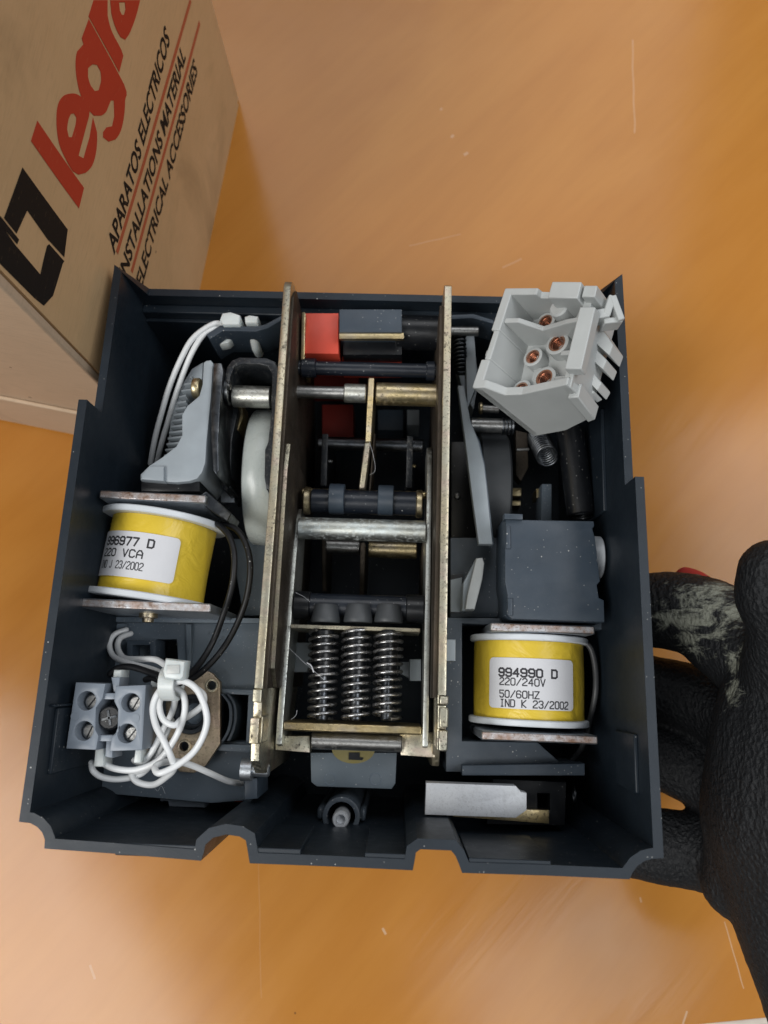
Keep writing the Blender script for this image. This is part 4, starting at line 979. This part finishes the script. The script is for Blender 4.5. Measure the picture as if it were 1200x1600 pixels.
# ================================================================== LOOSE TERMINAL BLOCK (pale grey, rear)
def build_block():
    T = dict(RL=at(789, 450, 92), FL=at(737, 606, 92), FR=at(886, 602, 103), RR=at(924, 449, 105))
    D = dict(RL=at(852, 522, 71), FL=at(838, 685, 72), RR=at(966, 506, 86))
    nf = (T['FR'] - T['FL']).cross(D['FL'] - T['FL']); cc = Vector((0, 0, H)); dd = _wx(926, 652)
    D['FR'] = cc + dd * ((T['FL'] - cc).dot(nf) / dd.dot(nf))           # keeps the front wall flat
    base = at(880, 600, 60)
    root = empty('connector_block', base); tag(root, 'pale grey moulded connector with copper sockets tilted over the housing rear corner', 'connector block')
    def P(s, t, d):                                   # s: rear 0 -> front 1, t: left 0 -> right 1, d: rim 0 -> bottom 1
        top = (T['RL'] * (1 - s) + T['FL'] * s) * (1 - t) + (T['RR'] * (1 - s) + T['FR'] * s) * t
        bot = (D['RL'] * (1 - s) + D['FL'] * s) * (1 - t) + (D['RR'] * (1 - s) + D['FR'] * s) * t
        return top * (1 - d) + bot * d - base
    def hb(name, s0, s1, t0, t1, d0, d1, mat='block', bev=.3, parent=root):
        q = [P(s1, t0, d1), P(s1, t1, d1), P(s0, t1, d1), P(s0, t0, d1), P(s1, t0, d0), P(s1, t1, d0), P(s0, t1, d0), P(s0, t0, d0)]
        return MB().hexa(q).build(name, mat, parent, 30, bev)
    def poly(name, pts, off, mat='block', bev=.3, parent=root):
        """prism: polygon pts (s, t, d) pushed by off"""
        a = [P(*p) for p in pts]; b = [P(p[0] + off[0], p[1] + off[1], p[2] + off[2]) for p in pts]; n = len(a)
        fs = [tuple(reversed(range(n))), tuple(range(n, 2 * n))] + [(i, (i + 1) % n, n + (i + 1) % n, n + i) for i in range(n)]
        mb = MB().add(a + b, fs); o = mb.build(name, mat, parent, 30, bev)
        bm = bmesh.new(); bm.from_mesh(o.data); bmesh.ops.recalc_face_normals(bm, faces=bm.faces); bm.to_mesh(o.data); bm.free()
        o.data.polygons.foreach_set('use_smooth', [False] * len(o.data.polygons))
        return o
    hb('left_wall', 0, .43, 0, .10, 0, .95); hb('left_wall', .43, .72, .035, .10, 0, .95); hb('left_wall', .72, 1.0, 0, .10, 0, .95)
    hb('left_wall', .60, .66, -.02, .06, .05, .3)
    # end wall at the front: notched rim, wide trapezium
    poly('front_wall', [(1, .0, 0), (1, .14, 0), (1, .26, .16), (1, .45, .17), (1, 1.0, -.02), (1, 1.05, .3), (1, 1.0, 1.0), (1, .5, 1.06), (1, .0, .96)], (-.08, 0, 0))
    poly('rear_wall', [(0, .0, 0), (0, .40, 0), (0, .42, .08), (0, .60, .1), (0, 1.0, .0), (0, 1.0, 1.0), (0, .0, .96)], (.07, 0, 0))
    poly('partition', [(.29, .10, .03), (.29, .27, .03), (.29, .46, .22), (.29, .78, .08), (.29, .95, .02), (.29, .95, .9), (.29, .10, .9)], (.05, 0, 0))
    hb('socket_floor', .03, .95, .08, .98, .52, .92)
    hb('right_wall', .08, 1.0, .93, 1.02, .05, .9)
    hb('right_bar', .24, .87, .97, 1.13, -.10, .10)
    hb('corner_block', .0, .17, .62, .94, -.14, .45); hb('corner_block', .02, .14, .96, 1.10, -.10, .4)
    MB().lathe([(0, 2.6), (9.0, 2.6), (9.5, 2.1)], P(.16, .64, .5), (P(.16, .64, -.12) - P(.16, .64, .5)), 24).build('corner_post', 'block', root, 40)
    # copper-lined sockets
    ax = (P(.5, .5, 0) - P(.5, .5, 1)).normalized()
    def sock(px, py, z, r):
        # on the plane just above the socket floor
        p0 = P(.5, .5, .36 if r > 2.8 else .44); nn = (P(.9, .5, .4) - P(.1, .5, .4)).cross(P(.5, .9, .4) - P(.5, .1, .4))
        cc = Vector((0, 0, H)) - base; dd = _wx(px, py); c = cc + dd * ((p0 - cc).dot(nn) / dd.dot(nn))
        o = MB().lathe([(-9, r), (-.2, r), (0, r - .25), (0, r * .74), (-6, r * .74), (-6, r * .5), (-9, r * .5)], c, ax, 36, True).build('socket', 'block', root, 40)
        pts = []
        MB().lathe([(-.15, r * .74 - .02), (-.15, r * .60), (-6, r * .60), (-6, r * .74 - .02)], c, ax, 32, True).build('copper_liner', 'copper', o, 40)
        u = ax.orthogonal().normalized(); v = ax.cross(u)
        for i in range(6 * 20 + 1):
            a = 2 * math.pi * i / 20; pts.append(c - ax * (.9 + 4.2 * i / 120) + (u * math.cos(a) + v * math.sin(a)) * r * .57)
        MB().tube(pts, .17, 6).build('copper_thread', 'copper', o, 60)
        MB().lathe([(0, r * .52), (.8, r * .52), (1.0, r * .4)], c - ax * 5.2, ax, 20).build('screw_tip', 'galv', o, 40)
    sock(870, 536, 90, 3.4); sock(850, 590, 90, 3.4); sock(832, 557, 85, 2.9); sock(814, 608, 84, 2.9); sock(852, 502, 87, 2.9)
    hb('socket_rib', .52, .57, .70, .94, .30, .6); hb('socket_rib', .78, .83, .70, .94, .30, .6); hb('socket_rib', .46, .96, .30, .40, .46, .6)
    # prongs out of the right side
    def prong(pts, z, dep):
        q = [at(a, b, z) - base for a, b in pts]; n = len(q); dv = ax * -dep
        fs = [tuple(range(n)), tuple(reversed(range(n, 2 * n)))] + [(i, n + i, n + (i + 1) % n, (i + 1) % n) for i in range(n)]
        o = MB().add(q + [p + dv for p in q], fs).build('prong', 'block', root, 0, .3)
        bm = bmesh.new(); bm.from_mesh(o.data); bmesh.ops.recalc_face_normals(bm, faces=bm.faces); bm.to_mesh(o.data); bm.free()
    prong([(930, 512), (940, 512), (958, 538), (952, 555), (926, 532)], 97, 7); prong([(927, 541), (948, 562), (942, 577), (920, 558)], 96, 7)
    prong([(913, 566), (940, 598), (933, 610), (906, 582)], 95, 6); prong([(904, 588), (930, 612), (920, 617), (900, 598)], 94, 5)
    hb('front_step', .90, 1.04, .94, 1.06, .25, 1.0)
    # triangular loop at the rear corner
    pts = [at(908, 492, 104), at(948, 486, 104), at(955, 460, 106), at(960, 462, 106), at(974, 497, 103), at(962, 500, 103), at(940, 496, 103), at(908, 503, 103)]
    def bar(a, b, wd):
        a, b = a - base, b - base; u = (b - a).normalized(); n = Vector((-u.y, u.x, 0)) * wd
        MB().hexa([a - n - Vector((0, 0, 5)), b - n - Vector((0, 0, 5)), b + n - Vector((0, 0, 5)), a + n - Vector((0, 0, 5)), a - n, b - n, b + n, a + n]).build('loop_arm', 'block', root, 30, .3)
    bar(at(905, 495, 104), at(952, 487, 104), 1.3); bar(at(948, 492, 104), at(958, 461, 105), 1.0); bar(at(958, 461, 105), at(972, 499, 104), .9); bar(at(944, 501, 103), at(973, 498, 103), .8)
build_block()

# ================================================================== LOOSE TERMINAL STRIP, WIRES, CABLE TIE
def build_strip():
    c = at(170, 1120, 70); base = Vector((c.x, c.y, 70))
    root = empty('terminal_strip', base); tag(root, 'grey two-pole screw terminal strip lying above the tray beside the white wire loops', 'terminal strip')
    z1 = 88.0
    def Q(px, py): p = at(px, py, z1) - base; return (p.x, p.y)
    blk = [[(118, 1066), (165, 1068), (160, 1092), (150, 1106), (149, 1140), (154, 1150), (150, 1172), (103, 1170), (104, 1160)],
           [(180, 1072), (228, 1070), (222, 1172), (171, 1174), (174, 1152), (183, 1142), (184, 1108), (178, 1096)]]
    hol = [[(135, 1095, 2.35), (131, 1142, 2.35)], [(204, 1098, 2.35), (198, 1146, 2.35)]]
    zt, zb = z1 - base.z, z1 - base.z - 15
    for o, hs in zip(blk, hol):
        slab('terminal_body', 'strip', [[Q(*p) for p in o]] + [circ(Q(a, b), r, 24) for a, b, r in hs], zb, zt, root, .35)
        for a, b, r in hs:
            x, y = Q(a + 5, b + 2)
            s = MB().lathe([(0, 2.0), (5.4, 2.0), (5.8, 1.6)], (x - .3, y, zt - 8.4), (0, 0, 1), 20).build('terminal_screw', 'steel', root, 40)
            t = random.uniform(.9, 1.4); u = Vector((math.cos(t), math.sin(t), 0)); n = Vector((-u.y, u.x, 0))
            cc = Vector((x - .3, y, zt - 2.57))
            MB().hexa([cc - u * 1.6 - n * .2 - Vector((0, 0, .3)), cc + u * 1.6 - n * .2 - Vector((0, 0, .3)), cc + u * 1.6 + n * .2 - Vector((0, 0, .3)), cc - u * 1.6 + n * .2 - Vector((0, 0, .3)), cc - u * 1.6 - n * .2, cc + u * 1.6 - n * .2, cc + u * 1.6 + n * .2, cc - u * 1.6 + n * .2]).build('screw_slot', 'black', s, 0)
    for a, b in ((212, 1122), (117, 1119)):
        slab('moulded_dot', 'strip', [circ(Q(a, b), 1.05, 20)], zt - .1, zt + .12, root, 0)
    # bridges between the poles and the cross-head fixing screw
    for (a, b, c_, d) in ((158, 1083, 182, 1093), (152, 1149, 176, 1159)):
        q = [Q(a, d), Q(c_, d), Q(c_, b), Q(a, b)]
        slab('bridge', 'strip', [q], zb + 3, zt - 1.0, root, .3)
    for q in ([(168, 1058), (182, 1058), (180, 1082), (172, 1082)], [(160, 1158), (170, 1158), (170, 1186), (158, 1184)]):
        slab('strip_tongue', 'strip', [[Q(*p) for p in q]], zb + 5, zt - 2.5, root, .3)
    x, y = Q(167, 1122)
    s = MB().lathe([(-9, 3.0), (-.4, 3.0), (0, 2.6), (0, .3)], (x, y, zt - 1.6), (0, 0, 1), 28).build('fixing_screw', 'black', root, 40)
    for k in range(2):
        t = k * math.pi / 2 + .25; u = Vector((math.cos(t), math.sin(t), 0)); n = Vector((-u.y, u.x, 0)); cc = Vector((x, y, zt - 1.35))
        MB().hexa([cc - u * 2.0 - n * .35 - Vector((0, 0, .3)), cc + u * 2.0 - n * .35 - Vector((0, 0, .3)), cc + u * 2.0 + n * .35 - Vector((0, 0, .3)), cc - u * 2.0 + n * .35 - Vector((0, 0, .3)), cc - u * 2.0 - n * .35, cc + u * 2.0 - n * .35, cc + u * 2.0 + n * .35, cc - u * 2.0 + n * .35]).build('cross_ridge', 'darksteel', s, 0, .1)
    slab('strip_base', 'strip', [[Q(*p) for p in ((152, 1072), (182, 1072), (176, 1172), (150, 1170))]], zb, zb + 6, root, .3)
    for (a, b, c_, d) in ((163, 1046, 178, 1066), (224, 1052, 240, 1074), (133, 1172, 150, 1202), (197, 1174, 210, 1196)):
        slab('wire_sleeve', 'tie', [[Q(a, d), Q(c_, d), Q(c_ + 1, b), Q(a + 3, b)]], zt - 12, zt - 5, root, .7)
build_strip()

WW = 0.84
def loose_wire(pts, r, mat, label, name='wire'):
    ps = smoothpath([at(*p) for p in pts], 7); b = ps[0].copy(); b.z = 0; b = ps[0]
    o = MB().tube([p - b for p in ps], r, 12, dome=True).build(name, mat, None, 60)
    o.location = b * MM
    return tag(o, label, 'wire', 'wires gathered in the cable tie')
def build_wires():
    loose_wire([(264, 1072, 90), (285, 1064, 92), (308, 1078, 93), (322, 1112, 93), (321, 1140, 92), (305, 1172, 91), (278, 1195, 91), (250, 1208, 91), (242, 1200, 89), (252, 1192, 87), (275, 1190, 84), (300, 1196, 80), (330, 1209, 74), (355, 1220, 66), (377, 1224, 60)], WW, 'wire', 'white wire in the widest loop, tail running to the screw by the side plate')
    loose_wire([(268, 1066, 90), (249, 1080, 91), (239, 1104, 91), (243, 1132, 92), (256, 1158, 93), (267, 1182, 92), (272, 1200, 88), (262, 1212, 84), (240, 1226, 80), (215, 1222, 79), (206, 1208, 79), (225, 1202, 80), (252, 1185, 82), (268, 1165, 82)], WW, 'wire', 'white wire crossing in front of the big loop and curling below it')
    loose_wire([(272, 1074, 88), (286, 1084, 88), (289, 1108, 88), (282, 1136, 86), (266, 1166, 85), (245, 1190, 84), (212, 1203, 83), (180, 1201, 82), (160, 1192, 80)], WW, 'wire', 'white wire from the tie sweeping into the nearer end of the terminal strip')
    loose_wire([(258, 1078, 86), (249, 1100, 86), (255, 1124, 86), (272, 1133, 86), (284, 1124, 85), (296, 1118, 82), (316, 1102, 80), (318, 1086, 80), (304, 1074, 82)], WW, 'wire', 'white wire in the small inner loop around the bearing plate')
    loose_wire([(276, 1076, 84), (270, 1110, 82), (254, 1142, 82), (237, 1176, 80), (222, 1192, 80), (210, 1188, 79)], WW, 'wire', 'short white wire running from the tie to the sleeve beside the terminal screw')
    loose_wire([(268, 1126, 80), (258, 1150, 80), (246, 1180, 78), (222, 1208, 78), (190, 1217, 78), (162, 1215, 78), (146, 1205, 78), (143, 1192, 79)], WW, 'wire', 'white wire bowed lowest under the terminal strip')
    loose_wire([(197, 984, 58), (178, 992, 60), (171, 1008, 62), (178, 1026, 66), (200, 1036, 72), (235, 1045, 78), (262, 1056, 84)], WW, 'wire', 'white wire hooking round the outer side of the tray frame')
    loose_wire([(204, 990, 58), (188, 997, 61), (184, 1012, 64), (194, 1028, 69), (220, 1030, 75), (244, 1031, 80), (264, 1044, 86)], WW, 'wire', 'white wire nested inside the hook beside the tray frame')
    loose_wire([(340, 818, 76), (358, 838, 79), (366, 868, 80), (363, 912, 79), (349, 960, 76), (332, 1004, 74), (308, 1042, 78), (282, 1062, 84), (262, 1060, 85), (232, 1050, 82), (205, 1042, 80), (184, 1044, 79), (172, 1054, 79)], .88, 'blackwire', 'black wire closer to the yellow coil, crossing the tie to the terminal strip')
    loose_wire([(346, 819, 74), (370, 828, 76), (386, 855, 77), (391, 890, 77), (385, 935, 75), (368, 980, 73), (345, 1018, 73), (315, 1050, 77), (285, 1067, 83), (262, 1066, 84), (238, 1060, 82), (228, 1062, 80)], .88, 'blackwire', 'black wire bowed widest toward the brass side plate')
    # twin white wires down the side of the ribbed lever
    for lab, ps in (('white wire of the twin pair nearer the housing wall, past the ribbed lever',
                     [(352, 508, 66), (334, 506, 67), (303, 527, 68), (284, 558, 67), (265, 603, 64), (252, 647, 60), (242, 685, 55), (235, 724, 48)]),
                    ('white wire of the twin pair nearer the ribbed lever',
                     [(352, 514, 64), (336, 513, 66), (318, 523, 67), (302, 547, 67), (287, 581, 64), (273, 622, 61), (261, 663, 57), (252, 694, 53), (245, 724, 48)])):
        o = loose_wire(ps, .88, 'wire', lab); o['group'] = 'twin white wires by the lever'
build_wires()
def build_tie():
    c = at(270, 1050, 86)
    root = empty('cable_tie', c); tag(root, 'white nylon cable tie cinched round the wire bundle', 'cable tie')
    q = lambda px, py, z: (at(px, py, z) - c)
    z1 = 96
    lp = [[q(*p, z1).xy for p in ((257, 1028), (290, 1032), (287, 1058), (281, 1064), (255, 1060), (252, 1048))], ]
    h = slab('tie_head', 'tie', lp, z1 - c.z - 6, z1 - c.z, root, 1.3)
    m = q(271, 1046, z1)
    slab('tie_pawl', 'tie', [[(m.x + x, m.y + y) for x, y in ((-1.6, -1.1), (1.6, -1.1), (1.6, 1.1), (-1.6, 1.1))]], z1 - c.z - .2, z1 - c.z + .35, h, .25)
    pts = []
    for k in range(24):
        a = 2 * math.pi * k / 24; pts.append((math.cos(a) * 5.2, math.sin(a) * 4.6))
    # strap: flat ring standing across the bundle
    m = q(268, 1068, 88); mb = MB(); w_ = 2.0; n = 28; vs = []
    for k in range(n):
        a = 2 * math.pi * k / n; y, z = math.cos(a) * 3.4, math.sin(a) * 4.4
        for (dx, rr) in ((-w_, 1), (w_, 1), (w_, 1.28), (-w_, 1.28)): vs.append((m.x + dx, m.y + y * rr, m.z + z * rr))
    fs = [(k * 4 + i, k * 4 + (i + 1) % 4, ((k + 1) % n) * 4 + (i + 1) % 4, ((k + 1) % n) * 4 + i) for k in range(n) for i in range(4)]
    mb.add(vs, fs); mb.build('tie_strap', 'tie', root, 40, .2)
build_tie()

# ================================================================== GLOVED HAND
def build_hand():
    c = at(1150, 1150, 45)
    root = empty('person', c); tag(root, 'hand in a worn black crinkle latex work glove gripping the housing wall', 'person')
    chains = [
      [(1190, 1030, 70, 13), (1148, 1000, 62, 13.6), (1095, 964, 55, 12.6), (1040, 954, 48, 12.0), (972, 954, 40, 10.8)],    # index
      [(1195, 1150, 58, 13), (1118, 1106, 45, 11.4), (1052, 1082, 39, 10.4), (972, 1064, 34, 9.6)],                          # middle
      [(1195, 1258, 56, 13), (1118, 1222, 43, 10.8), (1052, 1193, 38, 9.7), (972, 1170, 33, 9.0)],                          # ring
      [(1190, 1340, 56, 13), (1098, 1330, 46, 11.2), (1045, 1324, 42, 10.9), (972, 1312, 37, 10.2)],                        # little
      [(1240, 1060, 84, 14), (1224, 985, 94, 8.9), (1211, 932, 97, 9.5), (1207, 896, 99, 8.4)],                            # thumb
      [(1222, 1020, 70, 14), (1218, 1090, 70, 15), (1205, 1170, 70, 15.5), (1190, 1250, 68, 15.5), (1178, 1325, 64, 14), (1150, 1382, 60, 9.5)],   # ball of the palm
      [(1258, 1060, 76, 20), (1258, 1180, 76, 24), (1252, 1300, 72, 24), (1250, 1400, 68, 19), (1272, 1470, 66, 18.5), (1330, 1570, 66, 22)],  # heel, wrist
    ]
    mb = MB()
    for ch in chains:
        ps = [at(a, b, z) - c for a, b, z, r in ch]; rs = [r for *_, r in ch]
        # dense: interpolate points and radii
        P2 = smoothpath([Vector((p.x, p.y, p.z)) for p in ps], 8); R2 = [v.x for v in smoothpath([Vector((r, 0, 0)) for r in rs], 8)]
        mb.tube(P2, R2, 24, dome=True)
    me = bpy.data.meshes.new('glove'); me.from_pydata([(x * MM, y * MM, z * MM) for x, y, z in mb.v], [], mb.f)
    o = bpy.data.objects.new('glove', me); COL.objects.link(o)
    r = o.modifiers.new('skin', 'REMESH'); r.mode = 'VOXEL'; r.voxel_size = 0.0009
    s = o.modifiers.new('soft', 'SMOOTH'); s.iterations = 6; s.factor = .6
    dg = bpy.context.evaluated_depsgraph_get()
    m2 = bpy.data.meshes.new_from_object(o.evaluated_get(dg)); m2.name = 'glove'
    bpy.data.objects.remove(o); bpy.data.meshes.remove(me)
    off = c * MM
    nrm = [v.normal.copy() for v in m2.vertices]
    for v, n in zip(m2.vertices, nrm):
        q = v.co + off
        k = noise.noise(q * 500) * .14 + noise.noise(q * 90) * .4 + abs(noise.noise(Vector((q.x * 650, q.y * 420, q.z * 650)))) * .2 - .15
        v.co = v.co + n * k * MM
    for v in m2.vertices: v.co += Vector((0, 0, 0))
    o = link('glove', m2, 'glove', root, 0)
    m2.polygons.foreach_set('use_smooth', [True] * len(m2.polygons))
    # red knit back of the glove, showing past the index finger
    ps = smoothpath([at(1072, 903, 38) - c, at(1090, 910, 41) - c, at(1114, 928, 45) - c, at(1140, 958, 50) - c], 5)
    MB().tube(ps, 3.6, 14, dome=True).build('glove_back', 'lining', root, 60)
    return c
HC = build_hand()

# ================================================================== FLUFF caught in the mechanism
def build_fibres():
    for pts, r in (([(449, 1010, 70), (475, 1035, 72), (488, 1046, 72), (506, 1062, 72)], .045), ([(480, 1036, 73), (486, 1040, 73), (490, 1050, 73)], .2),
                   ([(577, 690, 66), (584, 715, 66), (586, 735, 64), (578, 742, 64)], .04),
                   ([(238, 1225, 62), (246, 1236, 62), (252, 1228, 62), (258, 1240, 62)], .06), ([(484, 940, 66), (474, 932, 66), (462, 926, 66)], .06),
                   ([(455, 1124, 70), (462, 1118, 71), (464, 1110, 71)], .06)):
        wire('lint_fibre', 'label', pts, r, DEV, 5, 6)
build_fibres()
